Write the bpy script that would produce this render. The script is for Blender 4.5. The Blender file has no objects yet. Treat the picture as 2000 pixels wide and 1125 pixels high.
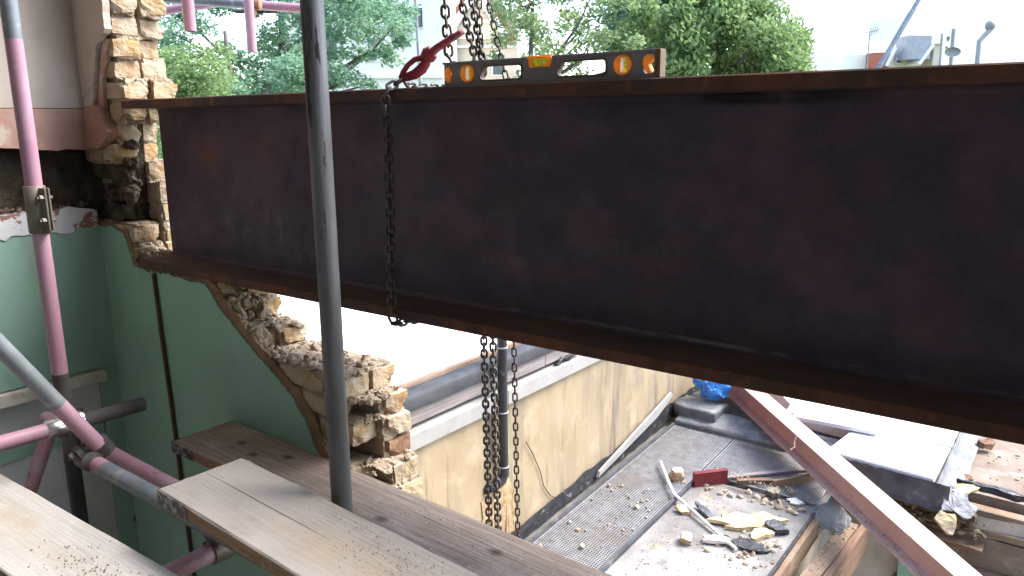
import bpy, bmesh, math, random
import numpy as np
from mathutils import Vector, Matrix, noise
from math import radians, sin, cos, pi

SC = bpy.context.scene
COL = SC.collection
V = Vector
# ------------------------------------------------------------------ camera
# house frame: +X along the steel beam, +Y out of the building, Z up (ground 0)
F = 1515.0
PITCH, ROLL, HEAD = radians(12.3), radians(-0.517), radians(36.95)
CAM = V((0, 0, 6.0))
FH = V((-sin(HEAD), cos(HEAD), 0)); RT = V((cos(HEAD), sin(HEAD), 0)); UPV = V((0, 0, 1))
FW = FH * cos(PITCH) - UPV * sin(PITCH)
_u = UPV * cos(PITCH) + FH * sin(PITCH)
CR = RT * cos(ROLL) + _u * sin(ROLL)
CU = _u * cos(ROLL) - RT * sin(ROLL)
cd = bpy.data.cameras.new('camera'); cam = bpy.data.objects.new('camera', cd); COL.objects.link(cam)
cd.sensor_width = 36.0; cd.lens = F / 2000 * 36; cd.clip_start = 0.02; cd.clip_end = 900
m = Matrix((CR, CU, -FW)).transposed().to_4x4(); m.translation = CAM
cam.matrix_world = m
SC.camera = cam
# ------------------------------------------------------------------ light
SUN_EL, SUN_AZ = radians(52), V((0.62, 0.78, 0)).normalized()
W = bpy.data.worlds.new('World'); SC.world = W; W.use_nodes = True
nt = W.node_tree; bg = nt.nodes['Background']
sky = nt.nodes.new('ShaderNodeTexSky'); sky.sky_type = 'NISHITA'; sky.sun_disc = False
sky.sun_elevation = SUN_EL; sky.sun_rotation = math.atan2(SUN_AZ.x, SUN_AZ.y)
sky.air_density = 1.0; sky.dust_density = 2.0; sky.ozone_density = 1.0
nt.links.new(sky.outputs[0], bg.inputs[0]); bg.inputs[1].default_value = 0.15
sd = bpy.data.lights.new('sun', 'SUN'); sun = bpy.data.objects.new('sun', sd); COL.objects.link(sun)
sd.energy = 1.5; sd.angle = radians(30); sd.color = (1, 0.965, 0.92)
sdir = SUN_AZ * cos(SUN_EL) + UPV * sin(SUN_EL)
sun.rotation_euler = (-sdir).to_track_quat('-Z', 'Y').to_euler(); sun.location = (10, 10, 30)
vs = SC.view_settings
vs.view_transform = 'Standard'; vs.look = 'None'; vs.gamma = 1; vs.use_curve_mapping = False
vs.exposure = 2.48
SC.cycles.max_bounces = 10; SC.cycles.diffuse_bounces = 6
SC.cycles.use_denoising = True

# ------------------------------------------------------------------ placing helpers
def ray(x, y): return FW + CR * ((x - 1000) / F) - CU * ((y - 562.5) / F)
def onX(x, y, X): r = ray(x, y); return CAM + r * (X / r.x)
def onY(x, y, Y): r = ray(x, y); return CAM + r * (Y / r.y)
def onZ(x, y, Z): r = ray(x, y); return CAM + r * ((Z - 6.0) / r.z)
def onD(x, y, D): return CAM + ray(x, y) * D
def rz(Y): return 2.98 + .052 * (Y - 4.22)            # fall of the lower flat roof
def onP(x, y, o=0):
    r = ray(x, y); return CAM + r * ((2.98 - .052 * 4.22 + o - 6) / (r.z - .052 * r.y))

# ------------------------------------------------------------------ object helpers
def thing(name, label, cat, loc=(0, 0, 0), group=None):
    o = bpy.data.objects.new(name, None); COL.objects.link(o); o.location = loc
    o.empty_display_size = .1
    o['label'] = label; o['category'] = cat
    if group: o['group'] = group
    return o
def org(p):
    v = V((0, 0, 0))
    while p: v = v + p.location; p = p.parent
    return v
def fin(name, bm, mat, parent=None, smooth=False, auto=None):
    """link a bmesh given in world coordinates as one mesh object"""
    me = bpy.data.meshes.new(name)
    o0 = org(parent)
    if o0.length > 0: bmesh.ops.translate(bm, verts=bm.verts, vec=-o0)
    bmesh.ops.recalc_face_normals(bm, faces=bm.faces)
    if smooth:
        for f in bm.faces: f.smooth = True
        if auto:
            for e in bm.edges:
                if len(e.link_faces) == 2 and e.calc_face_angle(0) > auto: e.smooth = False
    bm.to_mesh(me); bm.free()
    for k in (mat if isinstance(mat, (list, tuple)) else [mat]): me.materials.append(k)
    o = bpy.data.objects.new(name, me); COL.objects.link(o); o.parent = parent
    return o
def solo(name, bm, mat, label, cat, group=None, loc=(0, 0, 0), **k):
    """a one-mesh thing; its origin sits at loc"""
    loc = V(loc)
    bmesh.ops.translate(bm, verts=bm.verts, vec=-loc)
    o = fin(name, bm, mat, None, **k); o.location = loc
    o['label'] = label; o['category'] = cat
    if group: o['group'] = group
    return o
def structure(name, bm, mat, **k):
    o = fin(name, bm, mat, None, **k); o['kind'] = 'structure'; return o
def inst(name, me, mat, parent, loc, rot=None, scale=(1, 1, 1)):
    o = bpy.data.objects.new(name, me); COL.objects.link(o); o.parent = parent
    o.location = V(loc) - org(parent)
    if rot is not None:
        if isinstance(rot, Matrix): o.rotation_euler = rot.to_euler()
        else: o.rotation_euler = rot
    o.scale = scale
    if mat is not None and not me.materials: me.materials.append(mat)
    return o
NB = bmesh.new
def box(bm, lo, hi, mi=0, bev=0):
    lo, hi = V(lo), V(hi)
    r = bmesh.ops.create_cube(bm, size=1)
    vs_ = r['verts']
    for v in vs_: v.co = V(((lo.x + hi.x) / 2 + v.co.x * (hi.x - lo.x), (lo.y + hi.y) / 2 + v.co.y * (hi.y - lo.y), (lo.z + hi.z) / 2 + v.co.z * (hi.z - lo.z)))
    fs = {f for v in vs_ for f in v.link_faces}
    for f in fs: f.material_index = mi
    if bev:
        es = list({e for f in fs for e in f.edges})
        bmesh.ops.bevel(bm, geom=es, offset=bev, segments=2, affect='EDGES', profile=.6)
    return bm
def obox(bm, c, ax, ay, az, hx, hy, hz, mi=0, bev=0):
    """box by centre, unit axes, half sizes"""
    r = bmesh.ops.create_cube(bm, size=2); c = V(c)
    for v in r['verts']:
        v.co = c + V(ax) * (v.co.x * hx) + V(ay) * (v.co.y * hy) + V(az) * (v.co.z * hz)
    fs = {f for v in r['verts'] for f in v.link_faces}
    for f in fs: f.material_index = mi
    if bev: bmesh.ops.bevel(bm, geom=list({e for f in fs for e in f.edges}), offset=bev, segments=2, affect='EDGES', profile=.6)
    return bm
def frame_of(d):
    d = V(d).normalized(); a = V((0, 0, 1)) if abs(d.z) < .9 else V((1, 0, 0))
    u = d.cross(a).normalized(); return u, d.cross(u).normalized(), d
def sweep(bm, pts, rad, seg=12, caps=True, mis=None, closed=False):
    """tube through points, radius scalar or list; mis = material index per span"""
    pts = [V(p) for p in pts]; n = len(pts); rings = []
    rad = rad if isinstance(rad, (list, tuple)) else [rad] * n
    u = None
    for i, p in enumerate(pts):
        a = pts[(i - 1) % n] if (closed or i) else p; b = pts[(i + 1) % n] if (closed or i < n - 1) else p
        d = (b - a).normalized()
        if u is None: u = frame_of(d)[0]
        u = (u - d * u.dot(d)).normalized(); w = d.cross(u)
        rings.append([bm.verts.new(p + u * (cos(t) * rad[i]) + w * (sin(t) * rad[i])) for t in [2 * pi * k / seg for k in range(seg)]])
    for i in range(n if closed else n - 1):
        A, B = rings[i], rings[(i + 1) % n]
        for k in range(seg):
            f = bm.faces.new((A[k], A[(k + 1) % seg], B[(k + 1) % seg], B[k]))
            if mis: f.material_index = mis[i]
    if caps and not closed:
        f = bm.faces.new(rings[0][::-1]); g = bm.faces.new(rings[-1])
        if mis: f.material_index = mis[0]; g.material_index = mis[-1]
    return bm
def hollow(bm, p0, p1, r, cuts=(), mis=(0,), seg=20, t=.004, dark=None):
    """scaffold tube with real open ends; cuts = fractions where the paint changes"""
    p0, p1 = V(p0), V(p1); d = (p1 - p0); L = d.length; u, w, d = frame_of(d)
    ts = [0] + list(cuts) + [1]
    ring = lambda s, rr: [bm.verts.new(p0 + d * (L * s) + u * (cos(a) * rr) + w * (sin(a) * rr)) for a in [2 * pi * k / seg for k in range(seg)]]
    prof = []
    ins = min(.12 / L, .3)
    prof.append((ins, r - t, None))
    prof.append((0, r - t, None)); 
    for i, s in enumerate(ts): prof.append((s, r, mis[min(i, len(mis) - 1)]))
    prof.append((1, r - t, None)); prof.append((1 - ins, r - t, None))
    R_ = [ring(a, b) for a, b, c in prof]
    last = 0
    for i in range(len(R_) - 1):
        mi = prof[i][2]
        if mi is None or (i > 1 and prof[i + 1][2] is None): mi = mis[0] if i < 2 else mis[-1]
        if i == 0 or i == len(R_) - 2: mi = dark if dark is not None else mi
        for k in range(seg):
            f = bm.faces.new((R_[i][k], R_[i][(k + 1) % seg], R_[i + 1][(k + 1) % seg], R_[i + 1][k])); f.material_index = mi
    for rr in (R_[0][::-1], R_[-1]):
        f = bm.faces.new(rr); f.material_index = dark if dark is not None else mis[0]
    return bm
def prism(bm, poly, axis, a, b, mi=0):
    """polygon (2D) pushed along an axis: 'X' -> poly is (y,z); 'Y' -> (x,z); 'Z' -> (x,y)"""
    def P(p, s): return {'X': (s, p[0], p[1]), 'Y': (p[0], s, p[1]), 'Z': (p[0], p[1], s)}[axis]
    A = [bm.verts.new(P(p, a)) for p in poly]; B = [bm.verts.new(P(p, b)) for p in poly]
    n = len(poly)
    fs = [bm.faces.new(A), bm.faces.new(B[::-1])] + [bm.faces.new((A[i], B[i], B[(i + 1) % n], A[(i + 1) % n])) for i in range(n)]
    for f in fs: f.material_index = mi
    return bm
def ragged(pts, step, amp, rnd):
    """broken edge: subdivide a polyline and shake it"""
    out = []
    for i in range(len(pts) - 1):
        a, b = V(pts[i]), V(pts[i + 1]); n = max(1, int((b - a).length / step))
        for k in range(n):
            p = a.lerp(b, k / n)
            if i or k: p = p + V((rnd.uniform(-amp, amp), rnd.uniform(-amp, amp)))
            out.append((p.x, p.y))
    out.append(tuple(pts[-1])); return out
def shake(bm, amp, freq, seed=0, verts=None, fine=0):
    s = V((seed * 7.31, seed * 3.17, seed * 1.73))
    for v in (verts or bm.verts):
        n = noise.noise_vector(v.co * freq + s) * amp
        if fine: n += noise.noise_vector(v.co * freq * 4 + s) * fine
        v.co += n
def grid(bm, P, nu, nv, fn, mi=0):
    """sheet: fn(u,v)->point, u,v in 0..1"""
    vv = [[bm.verts.new(fn(i / nu, j / nv)) for j in range(nv + 1)] for i in range(nu + 1)]
    for i in range(nu):
        for j in range(nv):
            f = bm.faces.new((vv[i][j], vv[i + 1][j], vv[i + 1][j + 1], vv[i][j + 1])); f.material_index = mi
    return bm
def roughbox(bm, lo, hi, cuts=3, amp=.004, freq=18, seed=0, fine=.002, rnd_corner=.0):
    b2 = NB(); box(b2, lo, hi)
    bmesh.ops.subdivide_edges(b2, edges=b2.edges[:], cuts=cuts, use_grid_fill=True)
    if rnd_corner:
        c = (V(lo) + V(hi)) / 2; h = (V(hi) - V(lo)) / 2
        for v in b2.verts:
            q = v.co - c; k = sum(1 for i in range(3) if abs(abs(q[i]) - h[i]) < 1e-5)
            if k >= 2: v.co -= V([q[i] / abs(q[i]) * rnd_corner * (1 if k == 2 else 1.3) if abs(abs(q[i]) - h[i]) < 1e-5 else 0 for i in range(3)])
    shake(b2, amp, freq, seed, fine=fine)
    merge(bm, b2); return bm
def merge(bm, b2, mi=None):
    me = bpy.data.meshes.new('tmp'); 
    if mi is not None:
        for f in b2.faces: f.material_index = mi
    b2.to_mesh(me); b2.free(); bm.from_mesh(me); bpy.data.meshes.remove(me)
def _ico(n):
    b = bmesh.new(); bmesh.ops.create_icosphere(b, subdivisions=n, radius=1); b.verts.ensure_lookup_table()
    r = ([v.co.copy() for v in b.verts], [[v.index for v in f.verts] for f in b.faces]); b.free(); return r
ICO1, ICO2 = _ico(1), _ico(3)
def chunk(bm, c, s, rnd, mi=0, flat=1.0, ico=None, rough=.45):
    """one broken lump"""
    vs_, fs_ = ico or ICO1
    q = Matrix.Rotation(rnd.uniform(0, 6.28), 3, V((rnd.uniform(-1, 1), rnd.uniform(-1, 1), rnd.uniform(-1, 1))).normalized())
    sx, sy, sz = s * rnd.uniform(.7, 1.4), s * rnd.uniform(.6, 1.1), s * rnd.uniform(.5, .9)
    sd_ = V((rnd.uniform(0, 99), rnd.uniform(0, 99), 0)); c = V(c); nv = []
    for v in vs_:
        k = 1 + rough * noise.noise(v * 1.4 + sd_)
        if ico: k += .22 * noise.noise(v * 3.3 + sd_) + .1 * noise.noise(v * 8 + sd_)
        p = q @ V((v.x * sx * k, v.y * sy * k, v.z * sz * k)); p.z *= flat
        nv.append(bm.verts.new(c + p))
    for f in fs_: bm.faces.new([nv[i] for i in f]).material_index = mi
def fill2d(name, loops, depth):
    """flat plate with holes -> mesh (local x,y outline, thickness along z)"""
    cu = bpy.data.curves.new(name, 'CURVE'); cu.dimensions = '2D'; cu.fill_mode = 'BOTH'; cu.extrude = depth / 2
    for lp in loops:
        s = cu.splines.new('POLY'); s.points.add(len(lp) - 1); s.use_cyclic_u = True
        for i, p in enumerate(lp): s.points[i].co = (p[0], p[1], 0, 1)
    ob = bpy.data.objects.new(name, cu); COL.objects.link(ob)
    dg = bpy.context.evaluated_depsgraph_get(); me = bpy.data.meshes.new_from_object(ob.evaluated_get(dg))
    bpy.data.objects.remove(ob); bpy.data.curves.remove(cu)
    b = NB(); b.from_mesh(me); bpy.data.meshes.remove(me); return b

# ------------------------------------------------------------------ materials
def M(name, base, rough=.8, bump=None, over=(), metal=0, stretch=(1, 1, 1), rand=0, spec=.3, world=False, transl=0, island=None):
    """procedural material: base=(scale,[(pos,col)..],detail); over=list of dict layers"""
    mt = bpy.data.materials.new(name); mt.use_nodes = True; t = mt.node_tree; N = t.nodes; L = t.links
    bs = N['Principled BSDF']
    tc = N.new('ShaderNodeTexCoord'); 
    if world:
        g = N.new('ShaderNodeNewGeometry'); co = g.outputs['Position']
    else: co = tc.outputs['Object']
    if rand:
        oi = N.new('ShaderNodeObjectInfo'); ml = N.new('ShaderNodeVectorMath'); ml.operation = 'SCALE'
        cx = N.new('ShaderNodeCombineXYZ'); L.new(oi.outputs['Random'], cx.inputs[0]); L.new(oi.outputs['Random'], cx.inputs[1])
        L.new(cx.outputs[0], ml.inputs[0]); ml.inputs['Scale'].default_value = 57
        ad = N.new('ShaderNodeVectorMath'); L.new(co, ad.inputs[0]); L.new(ml.outputs[0], ad.inputs[1]); co = ad.outputs[0]
    def mapped(st, off=(0, 0, 0)):
        mp = N.new('ShaderNodeMapping'); mp.inputs['Scale'].default_value = st; mp.inputs['Location'].default_value = off; L.new(co, mp.inputs[0]); return mp.outputs[0]
    def nz(sc, det=6, st=(1, 1, 1), off=(0, 0, 0), dist=0, rgh=.6):
        n = N.new('ShaderNodeTexNoise'); n.inputs['Scale'].default_value = sc; n.inputs['Detail'].default_value = det
        n.inputs['Roughness'].default_value = rgh; n.inputs['Distortion'].default_value = dist
        L.new(mapped(st, off), n.inputs['Vector']); return n.outputs['Fac']
    def mr(s, lo, hi, a=0, b=1):
        r = N.new('ShaderNodeMapRange'); r.inputs[1].default_value = lo; r.inputs[2].default_value = hi; r.inputs[3].default_value = a; r.inputs[4].default_value = b
        L.new(s, r.inputs[0]); return r.outputs[0]
    def mul(a, b):
        x = N.new('ShaderNodeMath'); x.operation = 'MULTIPLY'; L.new(a, x.inputs[0])
        if isinstance(b, (int, float)): x.inputs[1].default_value = b
        else: L.new(b, x.inputs[1])
        return x.outputs[0]
    sc, cols, det = base
    rp = N.new('ShaderNodeValToRGB'); L.new(nz(sc, det, stretch), rp.inputs[0])
    el = rp.color_ramp.elements
    while len(el) < len(cols): el.new(.5)
    for e, (p, c) in zip(el, cols): e.position = p; e.color = (*c, 1)
    col = rp.outputs[0]
    if rand and isinstance(rand, list):      # per-object tint
        r2 = N.new('ShaderNodeValToRGB'); L.new(oi.outputs['Random'], r2.inputs[0]); e2 = r2.color_ramp.elements
        while len(e2) < len(rand): e2.new(.5)
        for i, c in enumerate(rand): e2[i].position = i / (len(rand) - 1); e2[i].color = (*c, 1)
        mx = N.new('ShaderNodeMix'); mx.data_type = 'RGBA'; mx.blend_type = 'MULTIPLY'; mx.inputs[0].default_value = 1
        L.new(col, mx.inputs[6]); L.new(r2.outputs[0], mx.inputs[7]); col = mx.outputs[2]
    if island:
        g2 = N.new('ShaderNodeNewGeometry'); r2 = N.new('ShaderNodeValToRGB'); L.new(g2.outputs['Random Per Island'], r2.inputs[0]); e2 = r2.color_ramp.elements
        while len(e2) < len(island): e2.new(.5)
        for i, c in enumerate(island): e2[i].position = i / (len(island) - 1); e2[i].color = (*c, 1)
        mx = N.new('ShaderNodeMix'); mx.data_type = 'RGBA'; mx.blend_type = 'MULTIPLY'; mx.inputs[0].default_value = 1
        L.new(col, mx.inputs[6]); L.new(r2.outputs[0], mx.inputs[7]); col = mx.outputs[2]
    ro = None
    for i, o in enumerate(over):
        k = o.get('kind', 'noise'); f = None
        if k == 'noise': f = mr(nz(o['scale'], o.get('det', 8), o.get('st', (1, 1, 1)), o.get('off', (i * 13.7, i * 5.1, 0)), o.get('dist', 0), o.get('rgh', .6)), o['lo'], o['hi'])
        elif k == 'vor':
            v = N.new('ShaderNodeTexVoronoi'); v.feature = o.get('feat', 'DISTANCE_TO_EDGE'); v.inputs['Scale'].default_value = o['scale']; L.new(mapped(o.get('st', (1, 1, 1))), v.inputs['Vector']); f = mr(v.outputs['Distance'], o['lo'], o['hi'])
        elif k == 'up':
            g = N.new('ShaderNodeNewGeometry'); s = N.new('ShaderNodeSeparateXYZ'); L.new(g.outputs['Normal'], s.inputs[0]); f = mr(s.outputs[2], o['lo'], o['hi'])
            if 'scale' in o: f = mul(f, mr(nz(o['scale'], 8), .3, .6))
        elif k == 'axis':
            s = N.new('ShaderNodeSeparateXYZ'); L.new(co, s.inputs[0]); f = mr(s.outputs[o['ax']], o['lo'], o['hi'])
        elif k == 'blob':
            f = None
        if 'blob' in o:
            for bi, (c, r) in enumerate(o['blob']):
                sb = N.new('ShaderNodeVectorMath'); sb.operation = 'SUBTRACT'; L.new(co, sb.inputs[0]); sb.inputs[1].default_value = c
                ml2 = N.new('ShaderNodeVectorMath'); ml2.operation = 'MULTIPLY'; L.new(sb.outputs[0], ml2.inputs[0]); ml2.inputs[1].default_value = [1 / q for q in r]
                ln = N.new('ShaderNodeVectorMath'); ln.operation = 'LENGTH'; L.new(ml2.outputs[0], ln.inputs[0])
                b = mr(ln.outputs['Value'], 1, o.get('soft', .2))
                if bi == 0: acc = b
                else:
                    x = N.new('ShaderNodeMath'); x.operation = 'MAXIMUM'; L.new(acc, x.inputs[0]); L.new(b, x.inputs[1]); acc = x.outputs[0]
            f = mul(f, acc) if f else acc
        if 'amt' in o: f = mul(f, o['amt'])
        mx = N.new('ShaderNodeMix'); mx.data_type = 'RGBA'; mx.clamp_factor = True
        L.new(f, mx.inputs[0]); L.new(col, mx.inputs[6]); mx.inputs[7].default_value = (*o['col'], 1); col = mx.outputs[2]
    L.new(col, bs.inputs['Base Color'])
    if isinstance(rough, tuple): L.new(mr(nz(sc * 1.7, 5), .3, .7, *rough), bs.inputs['Roughness'])
    else: bs.inputs['Roughness'].default_value = rough
    bs.inputs['Metallic'].default_value = metal; bs.inputs['Specular IOR Level'].default_value = spec
    if bump:
        prev = None
        for (bsc, strg, *st) in (bump if isinstance(bump, list) else [bump]):
            b = N.new('ShaderNodeBump'); b.inputs['Strength'].default_value = 1; b.inputs['Distance'].default_value = strg
            L.new(nz(bsc, 8, st[0] if st else stretch), b.inputs['Height'])
            if prev: L.new(prev, b.inputs['Normal'])
            prev = b.outputs[0]
        L.new(prev, bs.inputs['Normal'])
    if transl:
        tr = N.new('ShaderNodeBsdfTranslucent'); L.new(col, tr.inputs[0]); ms = N.new('ShaderNodeMixShader'); ms.inputs[0].default_value = transl
        L.new(bs.outputs[0], ms.inputs[1]); L.new(tr.outputs[0], ms.inputs[2]); L.new(ms.outputs[0], N['Material Output'].inputs[0])
    return mt
def g(v): return (v, v, v)
# ================================================================== MATERIALS
m_green = M('green_wall_paint', (2.2, [(.3, (.225, .37, .295)), (.7, (.265, .42, .34))], 6), (.35, .6), (60, .0006), world=True, over=[
    dict(col=(.17, .24, .19), scale=1.6, lo=.52, hi=.75, amt=.5), dict(col=(.20, .19, .13), scale=5, lo=.6, hi=.72, amt=.45, st=(1, 1, .35)),
    dict(col=(.42, .40, .34), scale=26, lo=.70, hi=.73, amt=.9, st=(1, 1, .3)), dict(col=(.14, .07, .04), scale=19, lo=.71, hi=.735, st=(1, 1, .5))])
m_backing = M('brown_backing_plaster', (14, [(.3, (.16, .10, .06)), (.7, (.30, .20, .125))], 8), .95, (70, .003), world=True)
m_pinkplaster = M('bare_pinkish_plaster', (3, [(.3, (.40, .335, .29)), (.7, (.52, .445, .385))], 8), .85, (90, .0007), world=True, over=[
    dict(col=(.33, .26, .2), scale=2.2, lo=.5, hi=.8, amt=.5), dict(col=(.27, .22, .18), kind='vor', scale=.83, lo=.0022, hi=.0, amt=.55),
    dict(col=(.28, .2, .16), scale=40, lo=.7, hi=.74, amt=.8)])
m_skirt = M('flaking_pink_skirting', (5, [(.3, (.30, .165, .125)), (.7, (.44, .28, .22))], 8), .7, (40, .002), world=True, over=[
    dict(col=(.50, .43, .34), scale=7, lo=.58, hi=.66, amt=.8), dict(col=(.16, .08, .05), scale=11, lo=.64, hi=.7)])
m_white_strip = M('flaking_white_paint', (4, [(.3, (.48, .49, .5)), (.7, (.66, .67, .67))], 6), .6, (30, .002), world=True, over=[
    dict(col=(.25, .13, .10), scale=9, lo=.56, hi=.58, st=(1, 1, 1.3)), dict(col=(.3, .3, .29), scale=30, lo=.6, hi=.7, amt=.6)])
m_dirt = M('sooty_rubble', (9, [(.3, (.035, .026, .018)), (.6, (.09, .068, .045)), (.8, (.16, .12, .085))], 10), .95, [(30, .02), (120, .004)], world=True)
m_grey_panel = M('dirty_grey_panel', (3, [(.3, (.42, .43, .435)), (.7, (.54, .55, .555))], 7), .7, (60, .0008), world=True, over=[
    dict(col=(.22, .21, .19), scale=3, lo=.58, hi=.85, amt=.5), dict(col=(.06, .05, .05), scale=24, lo=.73, hi=.75)])
m_ledge = M('chipped_cream_timber', (8, [(.3, (.40, .36, .29)), (.7, (.56, .52, .45))], 8), .7, (60, .001), world=True, over=[dict(col=(.3, .22, .14), scale=12, lo=.55, hi=.65, amt=.8)])
BR = [(.92, .84, .72), (.70, .58, .47), (.98, .92, .82), (.62, .50, .40), (.95, .82, .64), (.85, .79, .72), (.78, .67, .55)]
m_brick = M('yellow_stock_brick', (22, [(.25, (.29, .20, .105)), (.55, (.44, .33, .195)), (.8, (.53, .43, .30))], 10), .95, [(60, .005), (220, .002)], rand=BR, over=[
    dict(col=(.43, .365, .285), scale=11, lo=.38, hi=.58, amt=.85), dict(col=(.06, .04, .025), kind='vor', feat='F1', scale=65, lo=.16, hi=.08, amt=.8),
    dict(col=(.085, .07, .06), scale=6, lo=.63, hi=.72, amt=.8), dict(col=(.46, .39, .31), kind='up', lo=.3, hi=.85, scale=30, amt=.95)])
m_redbrick = M('red_brown_brick', (22, [(.25, (.12, .06, .038)), (.6, (.21, .115, .07)), (.85, (.32, .21, .14))], 10), .95, [(60, .004), (220, .0015)], over=[
    dict(col=(.4, .3, .2), scale=9, lo=.5, hi=.68, amt=.7), dict(col=(.03, .02, .015), kind='vor', feat='F1', scale=60, lo=.16, hi=.08, amt=.8)])
m_sootbrick = M('sooty_brick', (14, [(.3, (.035, .027, .02)), (.6, (.11, .085, .06)), (.85, (.19, .15, .105))], 10), .95, [(40, .006), (160, .002)], rand=1)
m_mortar = M('sandy_lime_mortar', (16, [(.25, (.25, .19, .135)), (.55, (.37, .30, .225)), (.8, (.48, .405, .32))], 10), 1.0, [(45, .006), (180, .002)], world=True, over=[
    dict(col=(.17, .12, .08), scale=7, lo=.55, hi=.7, amt=.6)])
m_mortar_dark = M('dark_brown_mortar', (16, [(.3, (.10, .075, .05)), (.7, (.22, .165, .115))], 10), 1.0, [(40, .012), (160, .003)], world=True)  # mortar of a darker brown, for the end wall masonry and dirty rubble
PINK = (.50, .185, .27)
def tube_over(c): return [dict(col=c, scale=18, lo=.60, hi=.66, amt=.8, st=(1, 1, .25)), dict(col=(.10, .06, .06), scale=9, lo=.63, hi=.7, amt=.8, st=(1, 1, .3))]
m_pink = M('pink_scaffold_paint', (5, [(.3, (.31, .165, .22)), (.7, (.39, .225, .285))], 5), (.35, .55), (90, .0004), world=True, over=[dict(col=(.44, .36, .40), scale=3.5, lo=.5, hi=.75, amt=.5)] + tube_over((.3, .28, .3)))
m_galv = M('dull_galvanised_steel', (7, [(.3, (.13, .15, .17)), (.7, (.225, .25, .275))], 7), (.4, .62), (120, .0006), metal=.3, world=True, over=[dict(col=(.33, .34, .35), scale=16, lo=.57, hi=.66, amt=.6), dict(col=(.12, .11, .11), scale=10, lo=.62, hi=.7, amt=.7)])
m_dirtytube = M('dirty_dark_tube', (9, [(.3, (.06, .052, .05)), (.7, (.13, .115, .11))], 8), .75, (60, .001), metal=.2, world=True, over=[dict(col=(.22, .16, .16), scale=6, lo=.55, hi=.7, amt=.6)])
m_blacktube = M('black_painted_tube', (6, [(.3, (.012, .013, .016)), (.7, (.035, .036, .04))], 6), (.4, .6), (60, .0006), world=True)
m_greytube = M('weathered_grey_steel_tube', (7, [(.25, (.062, .065, .072)), (.5, (.112, .117, .126)), (.75, (.185, .19, .20))], 10), (.38, .7), (70, .0012), metal=.3, stretch=(2, 2, .25), world=True, over=[
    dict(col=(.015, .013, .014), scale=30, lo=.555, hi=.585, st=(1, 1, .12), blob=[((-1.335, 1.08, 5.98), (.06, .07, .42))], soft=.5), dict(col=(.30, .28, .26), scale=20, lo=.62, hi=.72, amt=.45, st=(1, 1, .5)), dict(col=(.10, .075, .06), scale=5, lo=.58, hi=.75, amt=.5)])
m_black = M('dark_hollow', (5, [(.3, g(.008)), (.7, g(.014))], 2), .9)  # near-black paint standing for the darkness inside tube ends and the pocket
m_coupler = M('dusty_pressed_steel', (12, [(.3, (.10, .085, .068)), (.7, (.21, .18, .145))], 8), (.45, .7), (60, .001), metal=.4, world=True, over=[dict(col=(.10, .06, .04), scale=14, lo=.55, hi=.7, amt=.7)])
m_shiny = M('bright_zinc_coupler', (12, [(.3, (.55, .56, .57)), (.7, (.72, .73, .74))], 5), (.2, .35), (60, .0005), metal=.9, world=True)
m_bolt = M('dark_greasy_bolt', (14, [(.3, (.045, .042, .04)), (.7, (.13, .12, .11))], 6), .5, (80, .001), metal=.5, world=True)
def wood(name, a, b, c, dust, ds=.52, extra=()):
    return M(name, (5, [(.25, a), (.5, b), (.75, c)], 9), (.7, .95), [(9, .0022, (.8, 16, 16)), (120, .0006)], stretch=(.7, 14, 14), over=[
        dict(col=tuple(x * .45 for x in a), scale=3, lo=.64, hi=.69, st=(.5, 30, 30), amt=.7), dict(col=dust, scale=2.6, lo=ds - .1, hi=ds + .14, amt=.9, dist=.4),
        dict(col=tuple(x * 1.1 for x in dust), scale=70, lo=.60, hi=.68, amt=.55), dict(col=(.10, .08, .065), scale=45, lo=.69, hi=.72, amt=.7, st=(.4, 1, 1))] + list(extra))
m_board = wood('dusty_scaffold_board', (.165, .142, .126), (.235, .209, .189), (.30, .273, .252), (.315, .29, .266), .42, [
    dict(col=(.32, .25, .175), scale=4, lo=.42, hi=.6, blob=[((.62, -.02, 0), (.34, .075, .2))], soft=.3, amt=.8),
    dict(col=(.04, .03, .025), kind='noise', scale=.01, lo=.2, hi=.3, blob=[((.26, .006, 0), (.27, .0016, .2))], soft=.75)])
m_board2 = wood('grey_brown_weathered_board', (.17, .125, .095), (.27, .21, .17), (.37, .315, .27), (.47, .42, .37), .62, [
    dict(col=(.045, .03, .022), scale=9, lo=.3, hi=.5, blob=[((.2, .02, 0), (.03, .018, .1)), ((.42, .045, 0), (.035, .02, .1)), ((.31, -.01, 0), (.028, .018, .1)), ((.95, -.04, 0), (.03, .02, .1)), ((1.3, .02, 0), (.03, .018, .1))], soft=.3, amt=.85)])
m_board3 = wood('pale_dusty_board', (.28, .263, .238), (.36, .342, .316), (.42, .403, .38), (.43, .412, .387), .45, [
    dict(col=(.34, .27, .2), scale=5, lo=.38, hi=.6, blob=[((.78, .0, 0), (.4, .07, .2))], soft=.25, amt=.85)])
m_boardside = M('brown_board_edge', (6, [(.3, (.17, .105, .06)), (.7, (.30, .20, .125))], 8), .9, (60, .002), stretch=(.6, 12, 12), over=[dict(col=(.42, .34, .26), scale=12, lo=.58, hi=.7, amt=.6)])
m_hoop = M('worn_hoop_iron', (25, [(.42, (.028, .027, .027)), (.5, (.07, .068, .065)), (.62, (.34, .32, .29))], 9), .6, (50, .001), metal=.3)
m_grit = M('sandy_grit', (40, [(.3, (.29, .235, .175)), (.7, (.39, .335, .275))], 4), 1, island=[(1, 1, 1), (.8, .74, .68), (1.2, 1.2, 1.2), (.85, .8, .74), (1.05, .95, .75)])
m_ceiling = M('old_ceiling', (3, [(.3, (.38, .35, .31)), (.7, (.5, .47, .42))], 6), .9, (40, .001), world=True)
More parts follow.
